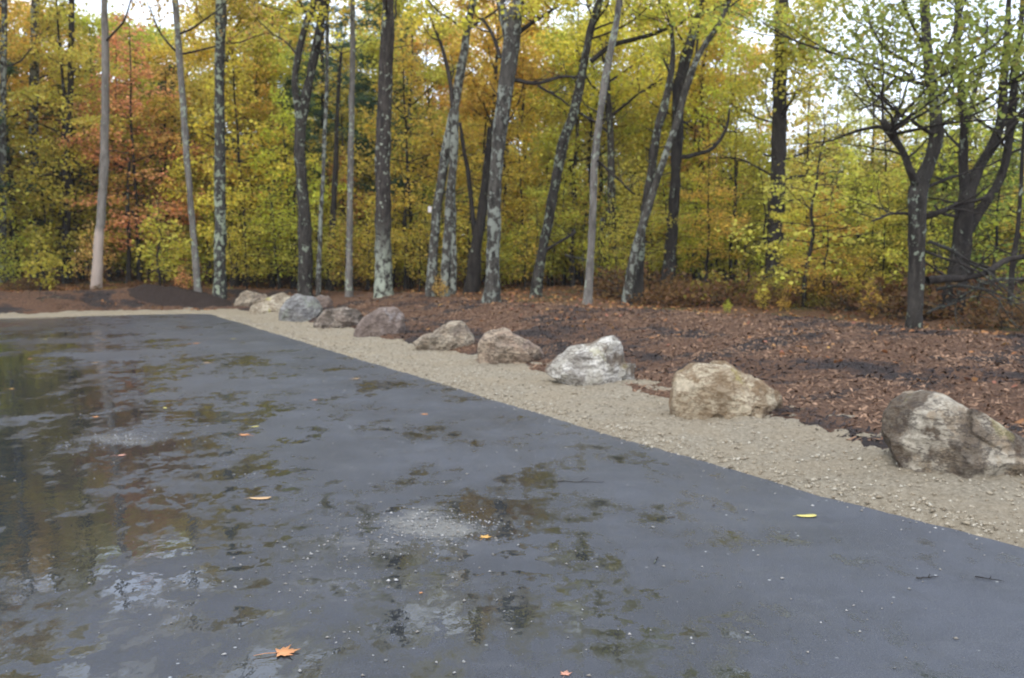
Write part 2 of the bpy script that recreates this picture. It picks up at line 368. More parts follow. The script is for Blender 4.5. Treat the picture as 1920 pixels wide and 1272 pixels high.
def m_rock(name, a, b, c2, pw=0.5, end=None, low=None, moss=0.0, stain=(0.05, 0.04, 0.03), st_amt=0.4, yel=0.0):
    t = NT(name); n = t.noise(4.2, 8, 0.66); f = t.noise(26, 6, 0.72); big = t.noise(2.3, 6, 0.62, off=(4, 7, 1))
    c = t.mix(t.sm(n, 0.44, 0.56), a, b); c = t.mix(t.sm(big, 0.62-pw*0.3, 0.70-pw*0.3), c, c2)
    c = t.mix(t.math('MULTIPLY', t.sm(f, 0.40, 0.66), 0.6), c, tuple(q*0.45 for q in b))
    vein = t.noise(3.5, 8, 0.7, st=(1, 1, 2.6), off=(9, 2, 5)); vm = t.math('ABSOLUTE', t.math('SUBTRACT', vein, 0.5))
    c = t.mix(t.math('MULTIPLY', t.sm(vm, 0.04, 0.0), 0.8), c, stain)
    c = t.mix(t.math('MULTIPLY', t.sm(t.noise(2.0, 6, 0.65, off=(1, 8, 3)), 0.55, 0.66), st_amt), c, stain)
    sp = t.n('ShaderNodeSeparateXYZ'); t.l(t.tc.outputs['Object'], sp.inputs[0])
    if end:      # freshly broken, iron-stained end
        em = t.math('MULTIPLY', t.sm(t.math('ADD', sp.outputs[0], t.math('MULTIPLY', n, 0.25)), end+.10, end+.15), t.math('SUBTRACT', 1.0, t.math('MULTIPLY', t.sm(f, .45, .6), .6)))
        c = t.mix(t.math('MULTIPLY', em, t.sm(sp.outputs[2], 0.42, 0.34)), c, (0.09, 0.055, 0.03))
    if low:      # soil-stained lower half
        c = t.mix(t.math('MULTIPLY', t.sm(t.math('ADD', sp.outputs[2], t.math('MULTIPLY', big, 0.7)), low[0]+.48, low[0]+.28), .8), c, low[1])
    if yel: c = t.mix(t.math('MULTIPLY', t.sm(t.noise(2.8, 5, 0.6, off=(5, 5, 5)), 0.58, 0.66), yel), c, (0.40, 0.36, 0.10))
    h = t.math('ADD', t.math('MULTIPLY', n, 1.0), t.math('ADD', t.math('MULTIPLY', f, 0.25), t.math('MULTIPLY', vm, -0.8)))
    return t.set(c, 0.8, t.bump(h, 1.0, 0.09), 0.25)

M_ASPH, M_GRAV, M_MULCH, M_LITTER, M_LEAF = m_asphalt(), m_gravel(), m_mulch(), m_litter(), m_leaves()
M_CHIP = m_island('mulch_chips', [(0.045, 0.028, 0.019), (0.13, 0.076, 0.048), (0.23, 0.132, 0.080), (0.09, 0.055, 0.036), (0.34, 0.21, 0.132), (0.17, 0.098, 0.06), (0.38, 0.235, 0.145)], 0.75)
M_CHIPD = m_island('dark_mulch_chips', [(0.018, 0.014, 0.014), (0.05, 0.036, 0.032), (0.028, 0.022, 0.022), (0.09, 0.065, 0.055)], 0.7)
M_STONE = m_island('gravel_stones', [(0.16, 0.13, 0.09), (0.29, 0.245, 0.175), (0.36, 0.31, 0.23), (0.23, 0.185, 0.125), (0.44, 0.40, 0.32), (0.31, 0.265, 0.195)], 0.85)
M_GRIT = m_island('pale_grit', [(0.12, 0.12, 0.115), (0.30, 0.29, 0.27), (0.20, 0.18, 0.15), (0.42, 0.41, 0.39), (0.16, 0.14, 0.11)], 0.7)
M_FALLEN = m_island('fallen_leaves', [(0.30, 0.12, 0.05), (0.42, 0.20, 0.08), (0.22, 0.10, 0.05), (0.50, 0.30, 0.10), (0.34, 0.14, 0.09), (0.16, 0.08, 0.045)], 0.7, 0.25)
M_NEEDLE = m_island('pine_needles', [(0.06, 0.11, 0.065), (0.11, 0.18, 0.09), (0.085, 0.15, 0.09), (0.14, 0.21, 0.11)], 0.6, 0.35)
M_BK = {
 'black': m_bark('black_lichened_bark', (0.016, 0.014, 0.012), (0.085, 0.075, 0.064), 0.45),
 'heavy': m_bark('bark_with_heavy_lichen', (0.030, 0.028, 0.026), (0.09, 0.085, 0.075), 0.62, (0.36, 0.41, 0.29)),
 'grey': m_bark('grey_lichened_bark', (0.024, 0.022, 0.019), (0.115, 0.104, 0.088), 0.60, (0.29, 0.31, 0.26)),
 'brown': m_bark('grey_brown_bark', (0.022, 0.019, 0.017), (0.09, 0.076, 0.066), 0.30, (0.42, 0.46, 0.36), base_lichen=2.2),
 'pale': m_bark('pale_smooth_bark', (0.12, 0.105, 0.09), (0.26, 0.235, 0.205), 0.2, scale=0.8, bare=1.9),
 'palegrey': m_bark('pale_grey_bark', (0.09, 0.082, 0.072), (0.23, 0.21, 0.185), 0.42, (0.36, 0.40, 0.31), scale=0.7),
 'dark': m_bark('dark_bark', (0.014, 0.012, 0.011), (0.058, 0.05, 0.043), 0.2),
 'twig': m_bark('twig_bark', (0.022, 0.018, 0.016), (0.07, 0.06, 0.052), 0.15),
 'dead': m_bark('dead_lichened_wood', (0.03, 0.028, 0.024), (0.10, 0.095, 0.08), 0.3, (0.22, 0.25, 0.17)),
}

# ------------------------------------------------------------------ setting: ground, lot, gravel verge, mulch bed
def spaced(a, b, fine, c0, c1, grow=1.25):
    xs = list(np.arange(c0, c1+1e-6, fine)); st = fine
    while xs[-1] < b: st *= grow; xs.append(xs[-1]+st)
    st = fine
    while xs[0] > a: st *= grow; xs.insert(0, xs[0]-st)
    return np.array(xs)
def grid_faces(n, m):
    i, j = np.meshgrid(np.arange(n-1), np.arange(m-1), indexing='ij')
    return np.stack([i*m+j, (i+1)*m+j, (i+1)*m+j+1, i*m+j+1], -1).reshape(-1, 4)
gx, gy = spaced(-900, 900, 0.3, -24, 22), spaced(-900, 1500, 0.3, 10, 50)
XX, YY = np.meshgrid(gx, gy, indexing='ij')
D = lotd(XX, YY)
ZZ = G(XX, YY) - 0.09*sstep(-0.4, 0.3, crest(XX, YY) - D)
ZZ = ZZ + 0.05*fbm(XX*1.5, YY*1.5, 2, 3)*sstep(0, 1.5, D - crest(XX, YY))*(np.abs(XX) < 30)
V = np.stack([XX, YY, ZZ], -1).reshape(-1, 3)
tag(link('ground', mesh_np('ground', V, [grid_faces(len(gx), len(gy))], M_LITTER, True)), kind='structure')

# asphalt lot
wob = 0.05*fbm(ES*1.1, 0, 0, 4) + 0.030*fbm(ES*5, 3, 0, 4)
LE = EDs + EN*wob[:, None]
poly = [tuple(p) for p in LE[::1]] + [(-80, -60), (LE[0][0]-5, -60)]
import bmesh
bm = bmesh.new(); vs_ = [bm.verts.new((p[0], p[1], 0)) for p in poly]; f = bm.faces.new(vs_)
if f.normal.z < 0: f.normal_flip()
bmesh.ops.recalc_face_normals(bm, faces=bm.faces)
ret = bmesh.ops.extrude_face_region(bm, geom=[f])
for v in [g for g in ret['geom'] if isinstance(g, bmesh.types.BMVert)]: v.co.z -= 0.04
bmesh.ops.recalc_face_normals(bm, faces=bm.faces)
bmesh.ops.triangulate(bm, faces=bm.faces)
me = bpy.data.meshes.new('parking_lot'); bm.to_mesh(me); me.materials.append(M_ASPH)
tag(link('parking_lot', me), kind='structure')

# strips that follow the lot edge
def strip(name, mat, dvals, zf, s_sel):
    P = EDs[s_sel]; N = EN[s_sel]
    X = P[:, None, 0] + N[:, None, 0]*dvals; Y = P[:, None, 1] + N[:, None, 1]*dvals
    Z = zf(X, Y, np.broadcast_to(dvals, X.shape), np.broadcast_to(ES[s_sel][:, None], X.shape))
    V = np.stack([X, Y, Z], -1).reshape(-1, 3)
    return tag(link(name, mesh_np(name, V, [grid_faces(len(P), len(dvals))], mat, True)), kind='structure')
# finer sampling of the path close to the camera
ES_f = np.concatenate([np.arange(28, 52, 0.035), np.arange(52, 90, 0.06), np.arange(90, ES[-1]-1, 0.4)])
_E = np.stack([np.interp(ES_f, ES, EDs[:, k]) for k in (0, 1)], -1); _N = np.stack([np.interp(ES_f, ES, EN[:, k]) for k in (0, 1)], -1)
ES, EDs, EN = ES_f, _E, _N; ALL = np.arange(len(ES))
def lot_sd(s): return 0.0
def mul_edge(X, Y): return 1.50 + 0.35*fbm(X*0.8, Y*0.8, 1, 3)
HEAPS = [(460, 580, .30), (505, 590, .4), (560, 605, .4), (630, 619, .4), (708, 635, .45), (835, 662, .45), (950, 688, .42), (1110, 738, .45), (1365, 795, .45), (1730, 885, .40), (1850, 905, .4)]
HEAPS = [(*flat(a_, b_), c_) for a_, b_, c_ in HEAPS]
def heaped(X, Y):
    h = 0
    for hx, hy, hr in HEAPS: h = h + 0.055*np.exp(-(((X-hx)**2 + (Y-hy-.25)**2)/(hr*hr*1.3)))
    return h * (1 + .5*fbm(X*5, Y*5, 4, 2))
def zg(X, Y, d, s):
    b = -0.03 + 0.052*sstep(-0.06, 0.10, d + 0.05*fbm(X*3, Y*3, 0, 3))
    return b + heaped(X, Y) + 0.038*fbm(X*2.2, Y*2.2, 0, 3) * sstep(0, .3, d) + 0.030*fbm(X*13, Y*13, 0, 3)*sstep(-.05, .1, d) + 0.03*sstep(1.0, 2.0, d) - 0.08*sstep(2.5, 3.0, d)
strip('gravel_verge', M_GRAV, np.concatenate([np.arange(-0.12, 2.1, 0.035), np.arange(2.1, 3.1, 0.1)]), zg, ALL)
def zm(X, Y, d, s):
    e = mul_edge(X, Y); c = crest(X, Y)
    z = G(X, Y) - 0.02 + 0.09*sstep(e-0.15, e+0.25, d) - 0.10*sstep(e+.15, e-0.25, d)
    z = z + heaped(X, Y)*.6 + (0.07*fbm(X*1.7, Y*1.7, 0, 4) + 0.028*np.abs(fbm(X*9, Y*9, 0, 3)))*sstep(e-.1, e+.3, d)
    return z - 0.14*sstep(c-0.2, c+0.8, d)
strip('mulch_bed', M_MULCH, np.concatenate([np.arange(1.1, 6.0, 0.05), np.arange(6.0, 9.4, 0.08)]), zm, ALL)

# loose chips, stones and fallen leaves (nobody could count them)
def scatter_pts(n, dlo, dhi, s0, s1, bias=1.6):
    u = rng.random(n)**bias; s = s0 + (s1-s0)*u; d = dlo + (dhi-dlo)*rng.random(n)
    P = np.stack([np.interp(s, ES, EDs[:, k]) + np.interp(s, ES, EN[:, k])*d for k in (0, 1)], -1)
    return P[:, 0], P[:, 1], d, s
def chips(n, x, y, z, lmin, lmax, wr, tilt=0.5):
    az = rng.random(n)*2*math.pi; l = lmin + (lmax-lmin)*rng.random(n)**2; w_ = l*(wr[0]+(wr[1]-wr[0])*rng.random(n))
    u = np.stack([np.cos(az), np.sin(az), rng.normal(0, tilt, n)], -1); u /= np.linalg.norm(u, axis=1)[:, None]
    v = np.stack([-np.sin(az), np.cos(az), rng.normal(0, tilt, n)], -1); v -= u*(u*v).sum(1)[:, None]; v /= np.linalg.norm(v, axis=1)[:, None]
    c = np.stack([x, y, z], -1)
    a, b = u*l[:, None]/2, v*w_[:, None]/2; nn = np.cross(u, v)*(w_*0.25)[:, None]
    V = np.stack([c-a-b, c+a-b*0.6, c+a*1.1+b*0.7, c-a*0.8+b, c+nn-a*0.2], 1).reshape(-1, 3)
    k = np.arange(n)[:, None]*5
    T = np.concatenate([k+np.array([[0, 1, 4]]), k+np.array([[1, 2, 4]]), k+np.array([[2, 3, 4]]), k+np.array([[3, 0, 4]])])
    return V, T
x, y, d, s = scatter_pts(130000, 1.5, 8.6, 34, 68)
e = mul_edge(x, y); k = (d > e-0.03) & (d < crest(x, y)+0.5); x, y, d, s = x[k], y[k], d[k], s[k]
z = zm(x, y, d, s)+0.006
dk = fbm(x*0.75, y*0.75, 7, 3) > 0.10
for nm, mt, sel in (('mulch_chips', M_CHIP, ~dk), ('dark_mulch_chips', M_CHIPD, dk)):
    V, T = chips(sel.sum(), x[sel], y[sel], z[sel], 0.012, 0.095, (0.10, 0.42), 0.5)
    tag(link(nm, mesh_np(nm, V, [T], mt)), 'loose shredded bark covering the bed behind the boulders' if nm == 'mulch_chips' else 'blackish damp patches of shredded bark in the bed', 'mulch', kind='stuff')
# heap of dark mulch left at the back corner
mc = hit(318, 577)
q = np.linspace(-1.7, 1.7, 90); QX, QY = np.meshgrid(q, q, indexing='ij'); wx, wy = QX+mc[0], QY+mc[1]+.75
def heap_h(dx, dy): return 0.23*np.exp(-((dx/1.1)**2)**1.15 - ((dy/.62)**2)) + .12*np.exp(-(((dx-1.0)/.5)**2 + (dy/.5)**2)) + .10*np.exp(-(((dx+1.0)/.4)**2 + (dy/.4)**2))
HZ = heap_h(QX, QY); HZ = HZ + .05*fbm(wx*5, wy*5, 0, 4)*sstep(.02, .2, HZ) - .06 + .06*sstep(0.0, .05, HZ)
V = np.stack([QX, QY, G(wx, wy)-mc[2]+HZ+.05*sstep(.0, .05, HZ)], -1).reshape(-1, 3)
t_ = NT('dark_heap_mulch'); n_ = t_.noise(20, 6, .75)
M_HEAP = t_.set(t_.ramp(n_, [(0.3, (0.012, 0.009, 0.008)), (0.7, (0.060, 0.040, 0.032))]), .85, t_.bump(n_, 1.0, .05), .2)
tag(link('mulch_pile', mesh_np('mulch_pile', V, [grid_faces(90, 90)], M_HEAP, True), loc=(mc[0], mc[1]+.75, mc[2])), 'low heap of dark mulch behind the back corner of the lot', 'mulch pile')
def stones(n, x, y, z, r):
    base = np.array([[1, 0, 0], [-1, 0, 0], [0, 1, 0], [0, -1, 0], [0, 0, 1], [0, 0, -1]], float)
    fc = np.array([[0, 2, 4], [2, 1, 4], [1, 3, 4], [3, 0, 4], [2, 0, 5], [1, 2, 5], [3, 1, 5], [0, 3, 5]])
    az = rng.random(n)*6.28; sc = 0.6 + 0.8*rng.random((n, 6, 1))
    B = base[None]*sc; ca, sa = np.cos(az)[:, None], np.sin(az)[:, None]
    X = B[..., 0]*ca - B[..., 1]*sa + rng.normal(0, .25, (n, 6)); Y = B[..., 0]*sa + B[..., 1]*ca + rng.normal(0, .25, (n, 6)); Z = B[..., 2]*0.65
    V = np.stack([x[:, None]+X*r[:, None], y[:, None]+Y*r[:, None], z[:, None]+Z*r[:, None]], -1).reshape(-1, 3)
    return V, (np.arange(n)[:, None, None]*6 + fc[None]).reshape(-1, 3)
x, y, d, s = scatter_pts(52000, -0.05, 2.1, 34, 62, 1.9)
k = d < mul_edge(x, y)+0.05; x, y, d, s = x[k], y[k], d[k], s[k]
keep = rng.random(len(x)) < np.where(d < 0.35, 1.0, 0.55); x, y, d, s = x[keep], y[keep], d[keep], s[keep]
r = 0.004 + 0.017*rng.random(len(x))**4 + (d < 0.3)*0.006*rng.random(len(x))
V, T = stones(len(x), x, y, zg(x, y, d, s)+r*0.2, r)
tag(link('gravel_stones', mesh_np('gravel_stones', V, [T], M_STONE)), 'loose pale crushed stones lying on the gravel verge', 'gravel', kind='stuff')
# grit washed on to the lot
pp = []
_s = 34 + 22*rng.random(900)**1.5; _d = -np.abs(rng.exponential(.09, 900))
pp.append(np.stack([np.interp(_s, ES, EDs[:, k]) + np.interp(_s, ES, EN[:, k])*_d for k in (0, 1)], -1))
for _ in range(70):
    c = np.array([rng.uniform(-6, 3.4), rng.uniform(3.6, 13)]); pp.append(c + rng.normal(0, rng.uniform(.05, .35), (int(rng.integers(3, 9)), 2)))
for (px, py, rad, n) in ((820, 985, 0.35, 700), (700, 1010, .7, 500), (225, 826, .5, 300), (960, 865, .5, 50), (1300, 1150, 1.3, 110), (1650, 1000, 1.4, 70), (120, 850, 1.2, 60), (500, 1100, .9, 60), (900, 1150, 1.4, 110), (1150, 840, 1.5, 50), (600, 1180, .9, 60)):
    c = flat(px, py); q = rng.normal(0, rad*0.55, (n, 2)); pp.append(c + q)
pp = np.vstack(pp); pp = pp[lotd(pp[:, 0], pp[:, 1]) < -0.05]
r = 0.002 + 0.009*rng.random(len(pp))**3.2
V, T = stones(len(pp), pp[:, 0], pp[:, 1], r*0.35, r)
tag(link('grit', mesh_np('grit', V, [T], M_GRIT)), 'pale grit and tiny stones strewn over the wet asphalt', 'grit', kind='stuff')

def leaf_mesh(C, size, az, tiltx, tilty, curl=0.25):
    """C (n,3) centres; each leaf two folded quads"""
    n = len(C); ca, sa = np.cos(az), np.sin(az)
    u = np.stack([ca*np.cos(tiltx), sa*np.cos(tiltx), np.sin(tiltx)], -1)
    v0 = np.stack([-sa*np.cos(tilty), ca*np.cos(tilty), np.sin(tilty)], -1)
    v = v0 - u*(u*v0).sum(1)[:, None]; v /= np.linalg.norm(v, axis=1)[:, None]
    w_ = np.cross(u, v); s = size[:, None]
    P = lambda a, b, c: C + u*(s*a) + v*(s*b) + w_*(s*c)
    V = np.stack([P(-.5, 0, 0), P(-.2, .46, curl*.4), P(.12, .36, curl*.3), P(.5, 0, -curl*.2), P(.12, -.36, curl*.3), P(-.2, -.46, curl*.4)], 1).reshape(-1, 3)
    k = np.arange(n)[:, None]*6
    Q = np.concatenate([k+np.array([[0, 3, 2, 1]]), k+np.array([[0, 5, 4, 3]])])
    return V, Q
# fallen leaves on mulch and forest floor
n1 = 1400; x, y, d, s = scatter_pts(n1, 1.8, 9, 34, 85, 1.0)
n2 = 26000; x2 = rng.uniform(-22, 24, n2); y2 = rng.uniform(14, 50, n2); d2 = lotd(x2, y2); k = d2 > crest(x2, y2)-0.3; x2, y2 = x2[k], y2[k]
n3 = 4200; x3 = rng.uniform(-22, -8.5, n3); y3 = rng.uniform(28, 32, n3)
z1 = zm(x, y, d, s)+0.015; z2 = G(x2, y2)+0.05; z3 = G(x3, y3)+0.04
kk = (d > mul_edge(x, y)+.1) & (rng.random(len(x)) < np.where(d > 4.2, 1, 0.12)); x, y, z1 = x[kk], y[kk], z1[kk]
X = np.concatenate([x, x2, x3]); Y = np.concatenate([y, y2, y3]); Z = np.concatenate([z1, z2, z3]); n = len(X)
V, Q = leaf_mesh(np.stack([X, Y, Z], -1), rng.uniform(0.04, 0.11, n), rng.random(n)*6.28, rng.normal(0, .4, n), rng.normal(0, .4, n))
tag(link('leaf_litter', mesh_np('leaf_litter', V, [Q], M_FALLEN)), 'rust and orange fallen leaves covering the woodland floor', 'leaf litter', kind='stuff')

# ------------------------------------------------------------------ boulders
MR = {
 'tan': m_rock('tan_granite', (0.34, 0.265, 0.185), (0.46, 0.385, 0.285), (0.22, 0.17, 0.13), 0.3, st_amt=0.35),
 'grey': m_rock('grey_granite', (0.22, 0.215, 0.21), (0.32, 0.31, 0.29), (0.28, 0.29, 0.24), 0.4, st_amt=0.2),
 'mauve': m_rock('mauve_granite', (0.20, 0.148, 0.118), (0.29, 0.225, 0.185), (0.36, 0.32, 0.30), 0.25, stain=(0.07, 0.05, 0.042), st_amt=0.35),
 'split': m_rock('split_granite', (0.26, 0.20, 0.155), (0.40, 0.335, 0.27), (0.12, 0.095, 0.075), 0.55, st_amt=0.6),
 'pink': m_rock('pinkish_tan_granite', (0.35, 0.25, 0.175), (0.48, 0.375, 0.27), (0.27, 0.20, 0.16), 0.3, st_amt=0.35),
 'white': m_rock('white_quartz_rock', (0.72, 0.68, 0.60), (0.50, 0.46, 0.38), (0.22, 0.165, 0.115), 0.30, stain=(0.10, 0.08, 0.065), st_amt=0.5, yel=0.25, low=(.20, (0.19, 0.145, 0.10))),
 'cream': m_rock('cream_granite', (0.42, 0.35, 0.25), (0.56, 0.49, 0.37), (0.33, 0.27, 0.20), 0.2, stain=(0.12, 0.08, 0.045), st_amt=0.35, yel=0.6),
 'mixed': m_rock('banded_rock', (0.35, 0.27, 0.18), (0.52, 0.46, 0.36), (0.11, 0.077, 0.05), 0.6, stain=(0.07, 0.055, 0.045), st_amt=0.6, yel=0.25),
}
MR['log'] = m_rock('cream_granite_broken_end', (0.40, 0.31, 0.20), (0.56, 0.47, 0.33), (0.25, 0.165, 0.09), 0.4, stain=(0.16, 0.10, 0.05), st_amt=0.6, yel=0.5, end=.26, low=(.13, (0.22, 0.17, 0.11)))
def boulder(poly, base_px, mat, label, depth=0.42, seed=0, sq=0.72, faces=(), rough=0.07, facet=1.0):
    P = np.array(poly, float); bx, by = base_px
    b = hit(bx, by); gz = b[2]
    wpx = P[:, 0].max() - P[:, 0].min(); W = wpx * b[1] / F
    ry = max(W*depth, 0.2); Yc = b[1] + ry*0.30
    c_px = np.array([(P[:, 0].max()+P[:, 0].min())/2, P[:, 1].min()*0.45 + P[:, 1].max()*0.55])
    C = at(c_px[0], c_px[1], Yc); k = Yc / F
    rel = (P - c_px) * k; rel[:, 1] *= -1
    low = rel[:, 1] < rel[:, 1].min()*0.45; rel[low, 1] -= 0.16   # part of the rock is bedded in the ground
    th = np.arctan2(rel[:, 1], rel[:, 0]); rr = np.hypot(rel[:, 0], rel[:, 1]); o = np.argsort(th); th, rr = th[o], rr[o]
    relo = rel[o]
    def RR(a):
        # exact polygon radius at angle a
        out = np.zeros_like(a)
        n = len(relo)
        for i in range(n):
            p, q = relo[i], relo[(i+1) % n]
            t0, t1 = th[i], th[(i+1) % n]
            if i == n-1: t1 += 2*math.pi
            for sh in (0, 2*math.pi):
                m_ = (a+sh >= t0) & (a+sh < t1)
                if m_.any():
                    d_ = np.stack([np.cos(a[m_]), np.sin(a[m_])], -1); e_ = q-p
                    out[m_] = (p[0]*e_[1]-p[1]*e_[0]) / (d_[:, 0]*e_[1]-d_[:, 1]*e_[0])
        return out
    na, nf = 168, 85
    a = np.linspace(-math.pi, math.pi, na, endpoint=False); base = RR(a)
    kk_ = np.array([1, 2, 3, 2, 1.]); kk_ /= kk_.sum(); base = np.convolve(np.concatenate([base[-2:], base, base[:2]]), kk_, 'valid')
    f_ = np.linspace(-math.pi/2, math.pi/2, nf)
    A, Fi = np.meshgrid(a, f_, indexing='ij')
    cr_ = np.abs(np.cos(Fi))**sq; sy = np.sign(np.sin(Fi))*np.abs(np.sin(Fi))**0.85
    X = base[:, None]*np.cos(A)*cr_; Z = base[:, None]*np.sin(A)*cr_; Y = ry*sy
    Vv = np.stack([X, Y, Z], -1)
    # flat cleaved faces
    r0 = random.Random(seed)
    pl = list(faces)
    for q in range(int(20*facet)):
        nrm = np.array([r0.uniform(-1, 1), -r0.uniform(-.4, 1.3), r0.uniform(-.5, 1)]); nrm /= np.linalg.norm(nrm)
        sup = (Vv.reshape(-1, 3) @ nrm).max(); fr = max(0, -nrm[1]); pl.append((nrm, sup*r0.uniform(0.92-.27*fr, 0.98-.12*fr)))
    for nrm, dd_ in pl:
        nrm = np.array(nrm, float); nrm /= np.linalg.norm(nrm)
        if dd_ < 1 and abs(dd_) > 0 and (nrm.tolist() in [list(np.array(f0[0], float)/np.linalg.norm(f0[0])) for f0 in faces]):
            dd_ = dd_*(Vv.reshape(-1, 3) @ nrm).max()
        ex = Vv @ nrm - dd_; ex = np.maximum(ex, 0)
        Vv = Vv - nrm*(ex*0.97)[..., None]
    sN = 1/(W*0.35)
    dirn = Vv / (np.linalg.norm(Vv, axis=-1, keepdims=True)+1e-6)
    # cleaved patches: each a slightly tilted plate
    K = 34; flat_ = Vv.reshape(-1, 3); gK = np.random.default_rng(seed+50)
    sd_ = flat_[gK.integers(0, len(flat_), K)]; gr = gK.normal(0, .10*facet, (K, 3)); hk = gK.normal(0, .012*W*facet, K)
    dd2 = ((flat_[:, None, :] - sd_[None])**2).sum(-1); wgt = np.exp(-(dd2 - dd2.min(1, keepdims=True))/(0.0009*W*W))
    pt = (((flat_[:, None, :]-sd_[None])*gr[None]).sum(-1) + hk[None]); pt = (wgt*pt).sum(1)/wgt.sum(1)
    Vv = Vv + dirn*np.clip(pt, -.09*W, .06*W).reshape(Vv.shape[:2])[..., None]
    dz = rough*W*0.42*fbm(Vv[..., 0]*sN+seed*3.1, Vv[..., 1]*sN, Vv[..., 2]*sN*1.3, 5, 0.55) + 0.02*W*np.abs(fbm(Vv[..., 0]*sN*4, Vv[..., 1]*sN*4+seed, Vv[..., 2]*sN*5, 3))
    Vv = Vv + dirn*dz[..., None]
    Vv = Vv.reshape(-1, 3)
    i = np.arange(na)[:, None]; j = np.arange(nf-1)[None]
    Q = np.stack([i*nf+j, ((i+1) % na)*nf+j, ((i+1) % na)*nf+j+1, i*nf+j+1], -1).reshape(-1, 4)
    base_z = Vv[:, 2].min()
    loc = (C[0], C[1], C[2]+base_z); Vv[:, 2] -= base_z
    me = mesh_np('boulder', Vv, [Q], mat, True)
    bm_ = bmesh.new(); bm_.from_mesh(me); bmesh.ops.remove_doubles(bm_, verts=bm_.verts, dist=0.002); bmesh.ops.recalc_face_normals(bm_, faces=bm_.faces); bm_.to_mesh(me); bm_.free(); me.set_sharp_from_angle(angle=R(24))
    return tag(link('boulder', me, loc=loc), label, 'boulder', 'boulders lined up along the gravel verge')
boulder([(435, 581), (437, 570), (450, 555), (465, 547), (496, 552), (500, 559), (492, 570), (475, 582), (455, 583)], (465, 580), MR['tan'], 'small grey and tan boulder at the far end of the row', 0.4, 1)
boulder([(586, 572), (588, 560), (600, 553), (616, 556), (625, 566), (624, 580), (600, 583)], (605, 579), MR['mauve'], 'small dark boulder half hidden behind the round grey boulder', 0.4, 22)
boulder([(459, 590), (474, 572), (511, 555), (531, 548), (544, 555), (542, 570), (529, 588), (507, 592), (480, 592)], (505, 590), MR['cream'], 'wedge shaped cream boulder, second from the far end', 0.35, 3)
boulder([(526, 605), (524, 587), (534, 566), (556, 553), (586, 557), (601, 570), (603, 583), (588, 603), (555, 608)], (560, 605), MR['grey'], 'round smooth grey boulder between wedge and split boulders', 0.42, 4, 0.62, rough=0.04, facet=.45)
boulder([(588, 616), (590, 601), (612, 581), (642, 575), (673, 583), (682, 596), (671, 614), (651, 622), (625, 620)], (630, 619), MR['split'], 'brown boulder with a dark cleft lower right face', 0.4, 5, faces=(((0.5, -0.75, -0.35), 0.72),))
boulder([(662, 631), (667, 618), (682, 594), (710, 577), (741, 576), (757, 590), (758, 618), (752, 637), (721, 637), (686, 638)], (708, 635), MR['mauve'], 'rounded mauve brown boulder with white spots on top', 0.42, 6, 0.6, faces=(((-0.1, -0.5, -0.85), 0.72),), rough=0.04, facet=.45)
boulder([(765, 647), (796, 629), (822, 622), (844, 605), (872, 604), (887, 627), (893, 653), (874, 665), (839, 666), (800, 656)], (835, 662), MR['tan'], 'flat nosed grey tan boulder with a low ramp on its left', 0.33, 7)
boulder([(889, 666), (894, 644), (916, 618), (944, 618), (966, 628), (1010, 651), (1021, 666), (1005, 688), (979, 694), (944, 692), (905, 680)], (950, 688), MR['pink'], 'pinkish angular boulder beside the white boulder', 0.38, 8)
boulder([(1019, 697), (1036, 677), (1067, 655), (1106, 645), (1132, 633), (1159, 629), (1168, 640), (1182, 675), (1190, 714), (1170, 737), (1132, 742), (1085, 727), (1045, 712)], (1110, 730), MR['white'], 'white quartz boulder with a raised peak on its right', 0.4, 9, 0.75, faces=(((0.75, -0.65, 0.1), 0.62), ((-0.4, -0.75, 0.6), 0.8)))
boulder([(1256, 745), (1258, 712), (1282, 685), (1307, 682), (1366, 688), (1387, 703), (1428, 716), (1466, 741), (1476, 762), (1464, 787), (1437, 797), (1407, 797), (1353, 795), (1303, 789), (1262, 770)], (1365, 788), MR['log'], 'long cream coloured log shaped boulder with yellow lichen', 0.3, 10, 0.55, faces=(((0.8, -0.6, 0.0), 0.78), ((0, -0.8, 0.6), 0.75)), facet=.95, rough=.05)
boulder([(1657, 815), (1660, 781), (1682, 756), (1712, 741), (1741, 736), (1772, 744), (1828, 776), (1870, 798), (1920, 824), (1975, 858), (1988, 890), (1965, 922), (1899, 918), (1828, 895), (1745, 884), (1675, 872)], (1790, 897), MR['mixed'], 'large brown and white boulder nearest the camera, cut off by the right edge', 0.33, 13, 0.66, faces=(((0.15, -0.85, 0.5), 0.72), ((-.8, -0.5, 0.2), .8), ((.1, -.9, -.35), .75)), facet=.6, rough=.045)

